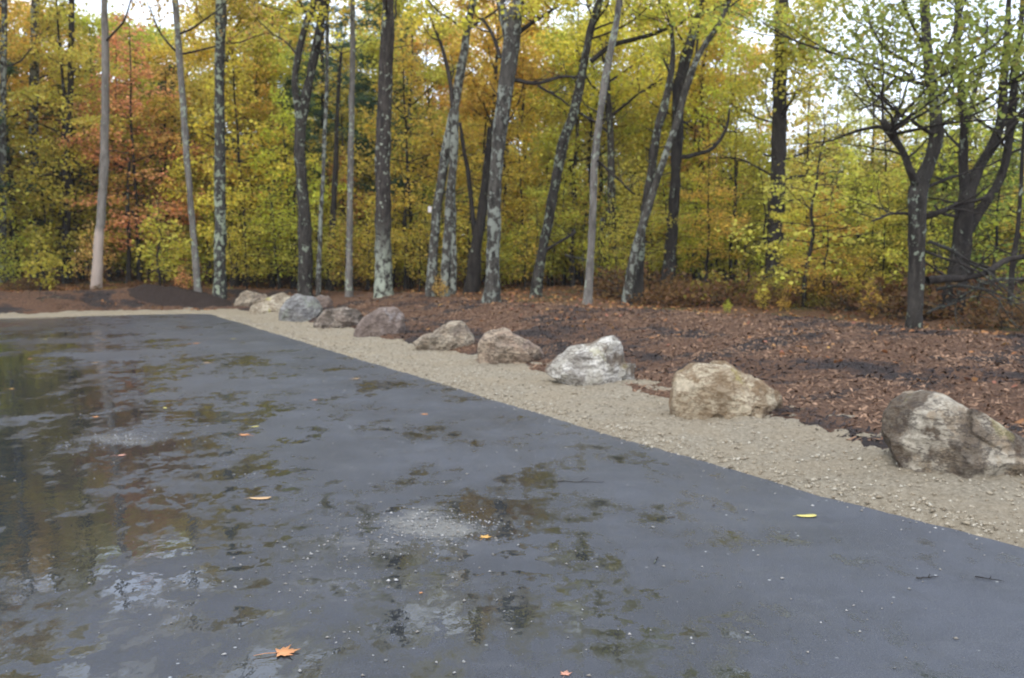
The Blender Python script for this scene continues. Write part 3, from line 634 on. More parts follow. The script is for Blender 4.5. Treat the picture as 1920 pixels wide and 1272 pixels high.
# ------------------------------------------------------------------ single leaves and twigs on the lot
def star_leaf(px, py, wpx, col, label, kindy='maple', yaw=0.0, z=0.0, name='fallen_leaf', cat='leaf'):
    c = hit(px, py) if z else np.array([*flat(px, py), 0.0]); s = wpx * c[1] / F
    t = M_LEAFS[col]
    pts = []
    if kindy == 'maple':
        prof = [(0, 1.0), (14, .62), (24, .70), (38, .45), (52, .92), (66, .55), (78, .62), (98, .36), (118, .62), (140, .34), (168, .22), (180, .12)]
        full = [(a_, r_) for a_, r_ in prof] + [(-a_, r_) for a_, r_ in reversed(prof[1:-1])]
        for a_, r_ in full: pts.append((math.cos(R(a_))*r_*.5, math.sin(R(a_))*r_*.5))
        stem = True
    else:
        for q in range(16):
            a_ = q/16*2*math.pi; pts.append((math.cos(a_)*.5, math.sin(a_)*.22*(1+.3*math.cos(a_)))); stem = True
    ca, sa = math.cos(yaw), math.sin(yaw); rr0 = random.Random(px*7+py)
    V = [(0, 0, .03*s)]
    for a_, b_ in pts:
        zz = (0.02 + 0.16*(a_*a_+b_*b_)*rr0.uniform(.3, 1.4))*s
        V.append(((a_*ca-b_*sa)*s, (a_*sa+b_*ca)*s, zz))
    n = len(pts); T = [(0, 1+i, 1+(i+1) % n) for i in range(n)]
    mb = MB(); mb.add(np.array(V), None, np.array(T))
    st_ = [(-.1*ca*s, -.1*sa*s, .02*s), (-.4*ca*s, -.4*sa*s, .04*s), (-.7*ca*s, -.62*sa*s - .06*s, .03*s)]
    tube(mb, st_, [0.012*s, .010*s, .007*s], 4)
    me = mb.mesh('fallen_leaf', t, False)
    o = link(name, me, loc=(c[0], c[1], c[2]+0.003)); sol = o.modifiers.new('thickness', 'SOLIDIFY'); sol.thickness = 0.0012
    return tag(o, label, cat, 'leaves fallen on the wet asphalt')
def m_plain(name, c, rough=0.5):
    t = NT(name); n = t.noise(60, 4, 0.6); return t.set(t.mix(n, tuple(q*0.7 for q in c), tuple(min(1, q*1.2) for q in c)), rough)
M_LEAFS = {'orange': m_plain('orange_leaf', (0.55, 0.24, 0.09)), 'tan': m_plain('tan_leaf', (0.52, 0.33, 0.16)), 'yellow': m_plain('yellow_leaf', (0.58, 0.50, 0.14)),
           'gold': m_plain('gold_leaf', (0.62, 0.34, 0.08)), 'pink': m_plain('pink_leaf', (0.55, 0.26, 0.17)), 'dark': m_plain('dark_wet_leaf', (0.04, 0.03, 0.025))}
for a in [(528, 1226, 74, 'orange', 'largest orange maple leaf lying nearest the camera', 'maple', .3),
          (488, 936, 42, 'tan', 'long tan leaf on the puddle left of the sandy streak', 'oval', .1),
          (909, 1009, 34, 'gold', 'golden leaf right of the sandy streak', 'maple', 1.2),
          (461, 817, 32, 'orange', 'orange leaf lying in a dark tree reflection', 'maple', 2.6),
          (478, 801, 17, 'yellow', 'small yellow leaf just behind the orange leaf in the dark reflection', 'oval', .6),
          (226, 855, 25, 'pink', 'pinkish leaf just in front of the white streak on the left', 'maple', .2),
          (180, 783, 20, 'orange', 'orange leaf just behind the white streak on the left', 'maple', 1.9),
          (310, 766, 14, 'yellow', 'small yellow leaf between two tree reflections on the left', 'oval', 2.2),
          (366, 645, 20, 'orange', 'orange leaf farthest out on the lot, near the back corner', 'maple', .5),
          (390, 681, 18, 'tan', 'tan leaf with dark twig beside it, just in front of the farthest orange leaf', 'maple', 3.0),
          (590, 751, 16, 'pink', 'pink leaf on dull asphalt in the middle distance', 'maple', 1.0),
          (797, 778, 20, 'orange', 'orange leaf on smooth asphalt below the ramp shaped boulder', 'maple', 2.1),
          (667, 711, 16, 'tan', 'tan leaf on smooth asphalt below the mauve boulder', 'oval', .2),
          (437, 636, 10, 'yellow', 'tiny pale leaf on asphalt in front of the far end boulder', 'oval', 1.0),
          (1512, 969, 40, 'yellow', 'yellow strip shaped leaf alone on dry asphalt at right', 'oval', 0.05),
          (20, 730, 16, 'gold', 'golden leaf at the left border of the picture', 'maple', 0.6),
          (56, 674, 12, 'orange', 'small orange leaf on the far left of the lot', 'maple', 1.6),
          (178, 681, 11, 'tan', 'small tan leaf on the thin far puddle at left', 'oval', 0.9),
          (84, 637, 11, 'yellow', 'tiny yellow leaf near the back edge, leftmost of two', 'oval', 0.9),
          (195, 638, 11, 'tan', 'tiny tan leaf near the back edge, rightmost of two', 'oval', 2.9),
          (789, 1113, 12, 'orange', 'tiny orange leaf below the sandy streak', 'maple', 1.3),
          (1060, 1266, 34, 'pink', 'pink leaf cut off by the bottom edge', 'maple', 1.3),
          (1258, 971, 16, 'dark', 'dark wet leaf fragment left of the yellow leaf', 'oval', 0.3),
          (1338, 949, 12, 'dark', 'tiny black leaf scrap closer to the gravel edge', 'oval', 1.3),
          ]:
    star_leaf(*a)
star_leaf(1012, 761, 20, 'orange', 'orange leaf lying on the gravel below the white boulder', 'maple', 0.8, z=1)
def twig_on_lot(px, py, lpx, yaw, label):
    c = flat(px, py); s = lpx*c[1]/F; mb = MB(); r1 = random.Random(px)
    P = [np.array([math.cos(yaw)*t*s + r1.uniform(-.03, .03)*s, math.sin(yaw)*t*s*1.5 + r1.uniform(-.05, .05)*s, 0.006]) for t in np.linspace(-.5, .5, 7)]
    tube(mb, smooth_line(P, 3), np.linspace(0.0035, 0.0012, 19), 5)
    tube(mb, [P[3], P[3]+np.array([.12*s, .16*s, .01]), P[3]+np.array([.2*s, .3*s, .004])], [.003, .002, .001], 4)
    tag(link('twig', mb.mesh('twig', M_BK['dark']), loc=(c[0], c[1], 0.0)), label, 'twig', 'twigs fallen on the asphalt')
twig_on_lot(1740, 1085, 50, 0.1, 'black twig on the asphalt, left of the other by the right border')
twig_on_lot(1855, 1088, 45, -.4, 'short black twig on the asphalt close to the right border')
twig_on_lot(1090, 905, 90, 0.0, 'reddish dark twig lying right of the sandy streak')
twig_on_lot(1230, 1052, 30, 1.1, 'faint dark twig in the middle of the dry asphalt')

# ------------------------------------------------------------------ trees
def limb_curve(p0, dirn, length, bend, n, r):
    pts = [np.array(p0, float)]; d = np.array(dirn, float); d /= np.linalg.norm(d)
    for i in range(n):
        d = d + bend + np.array([r.gauss(0, .16), r.gauss(0, .16), r.gauss(0, .13)]); d /= np.linalg.norm(d)
        pts.append(pts[-1] + d*length/n)
    return np.array(pts)
def grow(mb, tips, p0, dirn, length, rad, level, r, up=0.06, kid=4):
    pts = limb_curve(p0, dirn, length, np.array([0, 0, up]), 6, r)
    if rad > .012: q_ = smooth_line(pts, 2); tube(mb, q_, np.linspace(rad, rad*0.35 if level else 0.004, len(q_)), 6 if rad > .03 else 4)
    else: tube(mb, pts, np.linspace(rad, rad*0.35 if level else 0.004, 7), 4)
    if level == 0:
        for q in (3, 4, 5, 6): tips.append(pts[q])
        return
    for k in range(kid):
        t = r.uniform(0.3, 1.0); i = min(5, int(t*6)); p = pts[i] + (pts[i+1]-pts[i])*(t*6-i)
        d = pts[i+1]-pts[i]; d /= np.linalg.norm(d)
        a = r.uniform(0, 6.28); side = np.array([math.cos(a), math.sin(a), r.uniform(-.2, .7)])
        grow(mb, tips, p, d*0.75+side*0.75, length*r.uniform(.4, .62), rad*(1-.6*t)*.55, level-1, r, up, kid)
    if level: tips.append(pts[-1])
def foliage(tips, per, spread, size, r, flatten=0.5):
    T = np.array(tips); n = len(T)*per
    g = np.random.default_rng(r.randrange(1 << 30))
    C = np.repeat(T, per, 0) + g.normal(0, 1, (n, 3))*np.array([spread, spread, spread*flatten])
    return leaf_mesh(C, g.uniform(size*.65, size*1.25, n), g.random(n)*6.28, g.normal(-.35, .5, n), g.normal(0, .6, n))
COLS = {'gold': (0.72, 0.585, 0.085), 'olive': (0.58, 0.53, 0.085), 'green': (0.27, 0.34, 0.06), 'lime': (0.62, 0.59, 0.075), 'orange': (0.68, 0.41, 0.12),
        'rust': (0.48, 0.25, 0.10), 'amber': (0.73, 0.53, 0.095), 'pink': (0.76, 0.38, 0.16), 'sage': (0.26, 0.28, 0.055)}
def colour(o, c, r=None, j=0.12):
    b = COLS[c]; r = r or random
    f = 1 + r.uniform(-j, j); o.color = (b[0]*f, b[1]*f*(1+r.uniform(-j, j)), b[2]*f, 1)

TRUNKS = []
def two(a, b, name, ma, mb_):
    """trunk and its boughs as one mesh, two barks"""
    na = sum(len(q) for q in a.Q)
    ta = sum(len(q) for q in a.T); nbq = sum(len(q) for q in b.Q)
    m = MB(); m.V = list(a.V)+list(b.V); m.n = a.n+b.n; m.Q = list(a.Q)+[q+a.n for q in b.Q]; m.T = list(a.T)+[q+a.n for q in b.T]
    me = m.mesh(name, ma); me.materials.append(mb_)
    idx = np.zeros(len(me.polygons), np.int32); nq = na+nbq
    if len(idx) >= nq+ta: idx[na:nq] = 1; idx[nq+ta:] = 1
    me.polygons.foreach_set('material_index', idx); return me
def traced_tree(name, label, cat, stems, bark, Y=None, H=13.0, lc='gold', limbs=8, per=9, size=0.12, seed=1, zlimb=7.3, extra=(), level=2, spread=0.32, limblen=(1.6, 3.0), group=None, flare=1.15):
    """stems: list of [(px,py,w)...] bottom to top; the first starts on the ground"""
    r = random.Random(seed); H *= 0.86
    s0 = stems[0]
    if Y is None: b = hit(s0[0][0], s0[0][1]); Y = min(b[1], 30.0)
    TRUNKS.append((s0[0][0], s0[1][0], Y))
    base = at(s0[0][0], s0[0][1], Y); gz = float(G(base[0], Y)); root = np.array([base[0], Y, min(gz, base[2]) ])
    o = empty(name, tuple(root)); tag(o, label, cat, group)
    mb = MB(); tips = []; bm2 = MB()
    for si, st in enumerate(stems):
        P = []; Wd = []
        dy = 0.0
        for i, (px, py, wd) in enumerate(st):
            p = at(px, py, Y + dy) - root; P.append(p); Wd.append(wd*0.46*Y/F)
            dy += r.uniform(-.12, .12) + (0.0 if si == 0 else 0.1*(-1)**si)
        P = np.array(P); Wd = np.array(Wd)
        if si == 0:
            P = np.vstack([np.array([P[0][0], P[0][1], -0.25]), P]); Wd = np.concatenate([[Wd[0]*flare], Wd])
            if P[1][2] < 0.12: P = np.delete(P, 1, 0); Wd = np.delete(Wd, 1)
        if st[-1][1] <= 5:                                   # leaves the frame: carry on to the tree's real top
            top = P[-1]; d = (P[-1]-P[-2]); d /= np.linalg.norm(d); left = H - top[2]; q = top; w0 = Wd[-1]
            for i in range(1, 6):
                d = d*0.8 + np.array([0, 0, .22]) + np.array([r.gauss(0, .06), r.gauss(0, .06), 0]); d /= np.linalg.norm(d)
                q = q + d*max(left, 1)/5; P = np.vstack([P, q]); Wd = np.append(Wd, max(w0*(1-i/5.3), .015))
        PW = smooth_line(np.hstack([P, Wd[:, None]]), 7)
        jit = fbm(PW[:, 2]*1.3 + seed*7.7, si*3.1, 0, 3); PW[:, 0] += 0.018*jit
        if si == 0:                                          # root flare
            f = np.exp(-np.maximum(PW[:, 2], 0)/0.22)*0.14; PW[:, 3] *= 1+f
        tube(mb, PW[:, :3], np.maximum(PW[:, 3]*(1+.10*fbm(PW[:, 2]*2.6, seed*3.3, 0, 3)), .008), 16 if Wd.max() > .06 else 8, 0.24, seed*1.7)
        hs = PW[:, 2]; cand = np.nonzero(hs > zlimb)[0]
        if len(cand):
            for k in range(limbs if si == 0 else max(2, limbs//2)):
                i = cand[int(r.random()**1.6*len(cand))]; a = r.uniform(0, 6.28)
                grow(bm2, tips, PW[i, :3], (math.cos(a), math.sin(a), r.uniform(.1, .9)), r.uniform(*limblen), min(PW[i, 3]*.4, .038), level-1 if level > 1 else 1, r)
            grow(bm2, tips, PW[-1, :3], (r.uniform(-.3, .3), r.uniform(-.3, .3), 1), 1.5, .02, 1, r)
        # dead snags lower down
        for k in range(3):
            i = int(r.uniform(.25, .8)*len(PW)); a = r.uniform(0, 6.28)
            pts = limb_curve(PW[i, :3], (math.cos(a), math.sin(a)*.5, r.uniform(-.1, .5)), r.uniform(.3, 1.1), np.array([0, 0, .03]), 5, r)
            tube(bm2, pts, np.linspace(min(.02, PW[i, 3]*.4), .004, 6), 4)
    for ex in extra:
        P = []; 
        for i, (px, py, wd) in enumerate(ex):
            p = at(px, py, Y - 0.25*i*(1 if ex[0][0] % 2 else -1)*0.5) - root; P.append(np.append(p, wd*.5*Y/F))
        PW = smooth_line(P, 5); PW[:, 0] += 0.03*fbm(PW[:, 0]*3, seed, 0, 3); PW[:, 2] += 0.05*fbm(PW[:, 0]*2.4, seed+3, 0, 3)
        tube(bm2, PW[:, :3], np.maximum(PW[:, 3], .006), 7, .1)
        for k in range(5):
            i = int(r.uniform(.25, .98)*len(PW)); a = r.uniform(0, 6.28)
            grow(bm2, tips if PW[i, 2] > 6.8 else [], PW[i, :3], (math.cos(a), math.sin(a), r.uniform(-.2, .8)), r.uniform(.4, 1.1), PW[i, 3]*.45, 1, r, kid=3)
    link('trunk', two(mb, bm2, 'trunk', M_BK[bark], M_BK['twig']), o)
    if tips and per:
        V, Q = foliage(tips, per, spread, size, r)
        c = link('crown', mesh_np('crown', V, [Q], M_LEAF), o); colour(c, lc, r)
    return o

TR = traced_tree
TR('oak_tree', 'dim grey trunk cut off by the left border', 'tree', [[(4, 545, 15), (5, 350, 14), (6, 150, 12), (8, 0, 11)]], 'grey', Y=33, lc='olive', seed=101, H=13)
TR('oak_tree', 'blurred grey trunk, second from the left border, behind yellow green leaves', 'tree', [[(68, 540, 20), (65, 400, 19), (63, 250, 18), (65, 90, 17), (66, 0, 15)]], 'grey', Y=36, lc='olive', seed=102, H=14)
TR('maple_tree', 'dark slim trunk between the blurred grey trunk and the pale one', 'tree', [[(125, 545, 18), (124, 450, 17), (127, 300, 15), (133, 150, 12), (134, 0, 10)]], 'dark', Y=34, lc='amber', seed=103, H=12)
TR('dead_tree', 'pale straight trunk, bare pinkish wood at its foot, on the left', 'tree', [[(178, 540, 20), (186, 455, 19), (191, 380, 18), (195, 300, 18), (198, 150, 15), (196, 0, 13)]], 'pale', lc='gold', seed=104, H=14, flare=1.1)
TR('birch_tree', 'slender pinkish grey trunk leaning left at the top, beside the pale trunk', 'tree', [[(373, 548, 14), (364, 450, 13), (355, 350, 13), (345, 230, 13), (338, 120, 13), (328, 0, 12)]], 'palegrey', lc='orange', seed=105, H=13)
TR('oak_tree', 'straight black trunk blotched with pale green lichen all the way up', 'tree', [[(412, 555, 27), (413, 450, 24), (412, 300, 22), (412, 150, 20), (415, 0, 21)]], 'heavy', lc='gold', seed=106, H=15)
TR('oak_tree', 'black trunk forking into two stems like a tuning fork', 'tree', [[(573, 548, 30), (572, 450, 27), (567, 350, 24), (562, 280, 23), (566, 215, 24), (578, 160, 18), (592, 90, 17), (610, 0, 18)],
   [(562, 240, 14), (553, 160, 14), (560, 100, 13), (572, 50, 13), (590, 0, 13)]], 'black', lc='gold', seed=107, H=14)
TR('maple_tree', 'very thin grey stem just right of the forked black trunk', 'tree', [[(597, 545, 10), (601, 420, 9), (607, 300, 8), (613, 150, 8), (614, 0, 7)]], 'grey', lc='amber', seed=108, H=11, limbs=4)
TR('maple_tree', 'black leaning stem behind the two thin grey stems', 'tree', [[(617, 545, 15), (622, 450, 13), (628, 340, 11), (632, 220, 8), (640, 100, 6)]], 'dark', Y=33, seed=109, limbs=4)
TR('maple_tree', 'thin upright grey trunk left of the thick brown trunk', 'tree', [[(654, 557, 15), (656, 430, 13), (658, 280, 12), (661, 120, 11), (661, 0, 10)]], 'palegrey', lc='gold', seed=110, H=12)
TR('pine_tree', 'thick brown trunk with white lichen spots and pale green flared foot', 'tree', [[(720, 561, 40), (719, 500, 34), (718, 400, 32), (718, 300, 31), (722, 170, 29), (726, 80, 27), (728, 0, 25)]], 'brown', lc='gold', seed=111, H=16, limbs=9)
TR('maple_tree', 'clump of three grey stems growing from one foot', 'tree', [[(806, 561, 20), (814, 450, 19), (826, 350, 19), (840, 260, 19), (855, 190, 18), (866, 120, 17), (877, 50, 15), (888, 0, 14)],
   [(834, 556, 20), (838, 470, 18), (843, 380, 18), (852, 270, 16), (855, 190, 12)], [(849, 552, 13), (850, 450, 13), (848, 330, 12), (846, 230, 10)]], 'grey', lc='gold', seed=112, H=13,
   extra=([(848, 200, 9), (843, 150, 8), (828, 90, 7), (806, 30, 5)],))
TR('maple_tree', 'black crooked trunk behind, right of the clump of grey stems', 'tree', [[(882, 556, 30), (892, 470, 24), (903, 400, 20), (912, 320, 16), (918, 240, 10)], [(890, 440, 12), (878, 330, 9), (868, 270, 8), (862, 230, 6)]], 'dark', Y=31, seed=113, limbs=3)
TR('oak_tree', 'tall grey trunk swelling where it forks at the top of the picture', 'tree', [[(921, 572, 32), (924, 500, 29), (926, 400, 27), (933, 290, 28), (945, 190, 30), (955, 110, 34), (961, 50, 36), (972, 0, 20)], [(955, 80, 22), (944, 30, 18), (936, 0, 14)]], 'grey', lc='gold', seed=114, H=14,
   extra=([(962, 152, 9), (1000, 155, 7), (1045, 147, 6), (1085, 143, 4)], [(975, 62, 9), (1005, 35, 7), (1045, 14, 5)], [(1008, 158, 5), (1040, 180, 4), (1068, 200, 3)], [(938, 110, 8), (925, 70, 7), (905, 35, 5)]))
TR('oak_tree', 'leaning black trunk with a long pale lichen patch on its lower side', 'tree', [[(1003, 557, 22), (1012, 500, 21), (1025, 430, 21), (1040, 350, 21), (1055, 270, 22), (1073, 220, 20), (1088, 160, 18), (1100, 90, 16), (1112, 40, 15), (1126, 0, 14)]], 'black', lc='gold', seed=115, H=13,
   extra=([(1108, 115, 10), (1150, 85, 9), (1200, 72, 8), (1250, 55, 8), (1300, 30, 6), (1360, 8, 5)], [(1020, 470, 6), (1055, 450, 5), (1080, 435, 4)], [(1075, 205, 5), (1100, 220, 5), (1130, 235, 3)]))
TR('birch_tree', 'slim pale grey trunk right of the leaning black one', 'tree', [[(1101, 571, 18), (1106, 500, 16), (1112, 400, 15), (1116, 300, 15), (1128, 200, 15), (1142, 110, 14), (1154, 50, 14), (1162, 0, 13)]], 'palegrey', lc='olive', seed=116, H=12,
   extra=([(1120, 300, 5), (1150, 330, 4), (1190, 365, 3)],))
TR('maple_tree', 'grey trunk leaning far to the right across the darker ones', 'tree', [[(1172, 572, 21), (1185, 500, 19), (1202, 430, 17), (1225, 360, 15), (1248, 290, 14), (1272, 220, 14), (1295, 140, 14), (1318, 90, 12), (1345, 50, 11), (1367, 0, 10)]], 'grey', lc='olive', seed=117, H=11, limbs=6,
   extra=([(1290, 165, 6), (1305, 110, 5), (1310, 50, 4)],))
TR('maple_tree', 'black trunk behind and crossing the grey far leaning trunk', 'tree', [[(1193, 568, 22), (1200, 480, 18), (1208, 400, 16), (1222, 320, 17), (1232, 250, 18), (1248, 190, 16), (1262, 110, 10), (1258, 40, 6)]], 'black', Y=26.5, seed=118, lc='olive', limbs=4)
TR('oak_tree', 'dark thick trunk with a crooked side branch, left of the lone pine trunk', 'tree', [[(1252, 533, 29), (1259, 450, 24), (1265, 350, 21), (1270, 260, 22), (1273, 180, 25), (1282, 120, 23), (1300, 60, 17), (1318, 0, 12)]], 'dark', Y=30, lc='olive', seed=119, H=12, limbs=6,
   extra=([(1274, 297, 9), (1310, 290, 8), (1340, 275, 7), (1362, 240, 6), (1368, 205, 4)], [(1318, 30, 6), (1345, 15, 5), (1368, 5, 4)], [(1266, 185, 6), (1256, 140, 5), (1243, 110, 4)]))
TR('pine_tree', 'lone thick dark straight pine trunk with yellow leaves hanging before it', 'tree', [[(1450, 521, 37), (1454, 430, 34), (1458, 340, 32), (1461, 250, 28), (1463, 130, 26), (1466, 0, 25)]], 'dark', Y=31, lc='olive', seed=120, H=15, limbs=22, per=24, zlimb=4.0, spread=.34, limblen=(1.4, 2.6),
   extra=([(1470, 335, 6), (1530, 325, 5), (1600, 322, 3)], [(1468, 300, 4), (1510, 285, 3), (1545, 270, 3)], [(1468, 378, 5), (1530, 372, 4), (1590, 378, 3)], [(1448, 330, 4), (1390, 300, 3), (1350, 295, 2)], [(1468, 180, 4), (1500, 170, 3)]))
TR('maple_tree', 'near dark trunk at right with a broken stub left of its fork', 'tree', [[(1714, 622, 30), (1716, 560, 31), (1718, 480, 33), (1720, 400, 34), (1723, 350, 36), (1742, 305, 28), (1756, 255, 27), (1752, 200, 22), (1742, 130, 21), (1737, 60, 20), (1735, 0, 18)],
   [(1722, 355, 22), (1706, 322, 15), (1694, 288, 13), (1676, 258, 15), (1664, 240, 19), (1656, 226, 13)], [(1674, 252, 9), (1680, 236, 7), (1676, 222, 5)]], 'black', lc='sage', seed=121, H=11, limbs=11, per=13, zlimb=3.1, size=0.08, spread=.24,
   extra=([(1715, 147, 7), (1685, 150, 7), (1660, 165, 6), (1640, 190, 4), (1610, 205, 3)], [(1716, 148, 6), (1680, 130, 5), (1640, 118, 4), (1600, 120, 3)], [(1658, 240, 8), (1640, 236, 7), (1600, 246, 5), (1560, 262, 3), (1515, 275, 2)],
          [(1738, 525, 17), (1790, 522, 14), (1840, 512, 12), (1890, 490, 12), (1935, 476, 10)], [(1735, 405, 12), (1770, 395, 10), (1810, 380, 8), (1850, 368, 6)], [(1736, 350, 7), (1780, 335, 6), (1830, 315, 4), (1880, 300, 3)],
          [(1705, 402, 6), (1660, 405, 5), (1635, 412, 3)], [(1735, 470, 6), (1770, 485, 5), (1830, 505, 4), (1880, 545, 3)]))
TR('maple_tree', 'massive dark trunk spreading into several limbs at the right border', 'tree', [[(1788, 560, 44), (1798, 500, 38), (1806, 430, 36), (1812, 370, 32), (1835, 315, 22), (1862, 270, 20), (1878, 220, 18), (1882, 150, 16), (1888, 60, 12), (1892, 0, 10)],
   [(1812, 380, 24), (1806, 310, 20), (1808, 240, 16), (1800, 150, 15), (1794, 60, 14), (1796, 0, 12)], [(1810, 440, 24), (1845, 385, 18), (1872, 345, 17), (1888, 290, 16), (1896, 220, 18), (1905, 130, 14), (1915, 40, 12), (1918, 0, 10)]],
   'dark', Y=20, lc='green', seed=122, H=11, limbs=13, per=13, zlimb=3.2, size=0.085, spread=.26, extra=([(1810, 230, 8), (1830, 160, 7), (1845, 100, 6), (1850, 40, 4)], [(1815, 410, 8), (1770, 400, 6), (1750, 385, 4)], [(1886, 250, 6), (1908, 225, 5), (1940, 200, 4)]))
TR('birch_tree', 'thin dark stem among fallen branches at the right border', 'tree', [[(1893, 575, 11), (1899, 500, 10), (1908, 430, 9), (1914, 350, 8), (1922, 200, 6)]], 'dark', Y=19, seed=123, lc='green', limbs=2, zlimb=3.2)
tagm = MB()
for (px, py, wd, top, lab) in ((511, 530, 11, 330, 'short dark stem between the lichen blotched trunk and the forked one'), (440, 545, 22, 470, 'dark snag behind the lichen blotched trunk'),
      (551, 535, 8, 350, 'thin grey stem left of the forked trunk'), (1128, 545, 20, 410, 'dark stump like trunk right of the slim pale trunk'), (1072, 540, 12, 430, 'dark leaning snag right of the leaning black trunk'),
      (1310, 470, 12, 280, 'dim distant trunk between the dark trunk and the lone pine'), (690, 540, 9, 380, 'dark thin stem hugging the left side of the thick brown trunk'), (1345, 540, 6, 470, 'thin crooked stick standing in brown undergrowth'),
      (760, 545, 10, 340, 'dim stem right of the thick brown trunk'), (240, 540, 9, 300, 'dim stem right of the pale straight trunk'), (1380, 520, 8, 300, 'slim stem left of the lone pine trunk'), (1560, 530, 8, 300, 'slim sapling stem right of the lone pine trunk')):
    TR('dead_tree', lab, 'tree', [[(px, py, wd), (px+2, (py*2+top)/3, wd*.9), (px-1, (py+top*2)/3, wd*.8), (px+3, top, wd*.6)]], 'dark', Y=34 if px != 1310 else 46, seed=int(px), limbs=0, per=0, zlimb=90)

# small pale marker on the clump of grey stems
mk = at(806, 393, 23.6)
bm = bmesh.new(); bmesh.ops.create_cube(bm, size=1.0)
for v in bm.verts: v.co = Vector((v.co.x*0.10, v.co.y*0.05, v.co.z*0.17))
bmesh.ops.bevel(bm, geom=bm.edges[:], offset=0.008, segments=2, affect='EDGES')
me = bpy.data.meshes.new('trail_marker'); bm.to_mesh(me); bm.free(); me.materials.append(m_plain('white_painted_tin', (0.62, 0.58, 0.54)))
mk_o = link('trail_marker', me); hb = hit(806, 561)
mkp = at(806, 393, hb[1]-0.12); mk_o.location = mkp; tag(mk_o, 'small pale tag fixed to the leftmost grey stem of the clump', 'marker')

# ------------------------------------------------------------------ understory, canopy and pine prototypes (shared meshes)
def proto_understory(seed, H, Rd, ns, per, lo=0.08, size=0.13, gap=0.25):
    r = random.Random(seed); g = np.random.default_rng(seed)
    mt = MB(); n = 9; lean = (r.uniform(-.5, .5), r.uniform(-.5, .5))
    P = np.array([[lean[0]*(t**1.5)*H*.12 + r.gauss(0, .04), lean[1]*(t**1.5)*H*.12 + r.gauss(0, .04), t*H] for t in np.linspace(0, 1, n)]); P[0][:2] = 0; P[0][2] = -.2
    PW = smooth_line(P, 3); rad = np.linspace(0.012*H*.75+.015, .008, len(PW)); tube(mt, PW, rad, 7, .12, seed)
    mb = MB(); C = []
    for k in range(ns):
        t = lo + (1-lo)*((k+r.random())/ns); h = t*H
        if r.random() < gap: continue
        i = int(np.searchsorted(PW[:, 2], h).clip(0, len(PW)-1)); p = PW[i]
        prof = math.sin(min(1, (t-lo)/(1-lo)*1.0+.18)*math.pi)**.6
        Lg = Rd*max(.3, prof)*r.uniform(.6, 1.2); az = k*2.4 + r.uniform(-.4, .4)
        d = np.array([math.cos(az), math.sin(az), r.uniform(.1, .5)])
        pts = limb_curve(p, d, Lg, np.array([0, 0, -.05]), 6, r); tube(mb, pts, np.linspace(rad[i]*.4, .004, 7), 4)
        m_ = int(per*Lg/Rd*r.uniform(.6, 1.3)); tt = g.beta(2.4, 1.1, m_)*6; ii = np.minimum(tt.astype(int), 5)
        c = pts[ii] + (pts[ii+1]-pts[ii])*(tt-ii)[:, None]
        sd_ = np.array([-math.sin(az), math.cos(az), 0]); wdt = (0.42*Lg)*np.sin(np.clip(tt/6, .1, 1)*2.6)
        c = c + sd_*(g.uniform(-1, 1, m_)*wdt)[:, None] + g.normal(0, 1, (m_, 3))*np.array([.07, .07, .10])
        c[:, 2] -= np.abs(g.normal(0, .10, m_)); C.append(c)
        for q in range(3):
            s_ = (-1)**q; tube(mb, [pts[2+q], pts[2+q]+sd_*s_*Lg*.16+np.array([0, 0, .03]), pts[2+q]+sd_*s_*Lg*.32+d*Lg*.1], [.007, .005, .003], 3)
    C = np.vstack(C); n_ = len(C)
    V, Q = leaf_mesh(C, g.uniform(size*.6, size*1.3, n_), g.random(n_)*6.28, g.normal(-.35, .5, n_), g.normal(0, .55, n_))
    return dict(trunk=two(mt, mb, 'trunk', M_BK['dark'], M_BK['twig']), crown=mesh_np('crown', V, [Q], M_LEAF), H=H)
def proto_canopy(seed, H, z0, limbs=17, per=26, size=0.15):
    r = random.Random(seed); mt = MB(); mb = MB(); tips = []
    n = 9; lean = r.uniform(-.8, .8)
    P = np.array([[lean*t*t + r.gauss(0, .05), r.gauss(0, .05), t*H] for t in np.linspace(0, 1, n)]); P[0] = (0, 0, -.2)
    PW = smooth_line(P, 3); rad = np.linspace(.013*H, .02, len(PW)); tube(mt, PW, rad, 9, .14, seed)
    for k in range(limbs):
        t = z0 + (1-z0)*(k+r.random())/limbs; i = int(t*(len(PW)-1)); a = k*2.4+r.uniform(-.5, .5)
        grow(mb, tips, PW[i], (math.cos(a), math.sin(a), r.uniform(.2, .8)), r.uniform(1.6, 3.0)*(1.25-t*.6), rad[i]*.5, 1, r, kid=4)
    V, Q = foliage(tips, per, .36, size, r, .55)
    return dict(trunk=two(mt, mb, 'trunk', M_BK['black'], M_BK['twig']), crown=mesh_np('crown', V, [Q], M_LEAF), H=H)
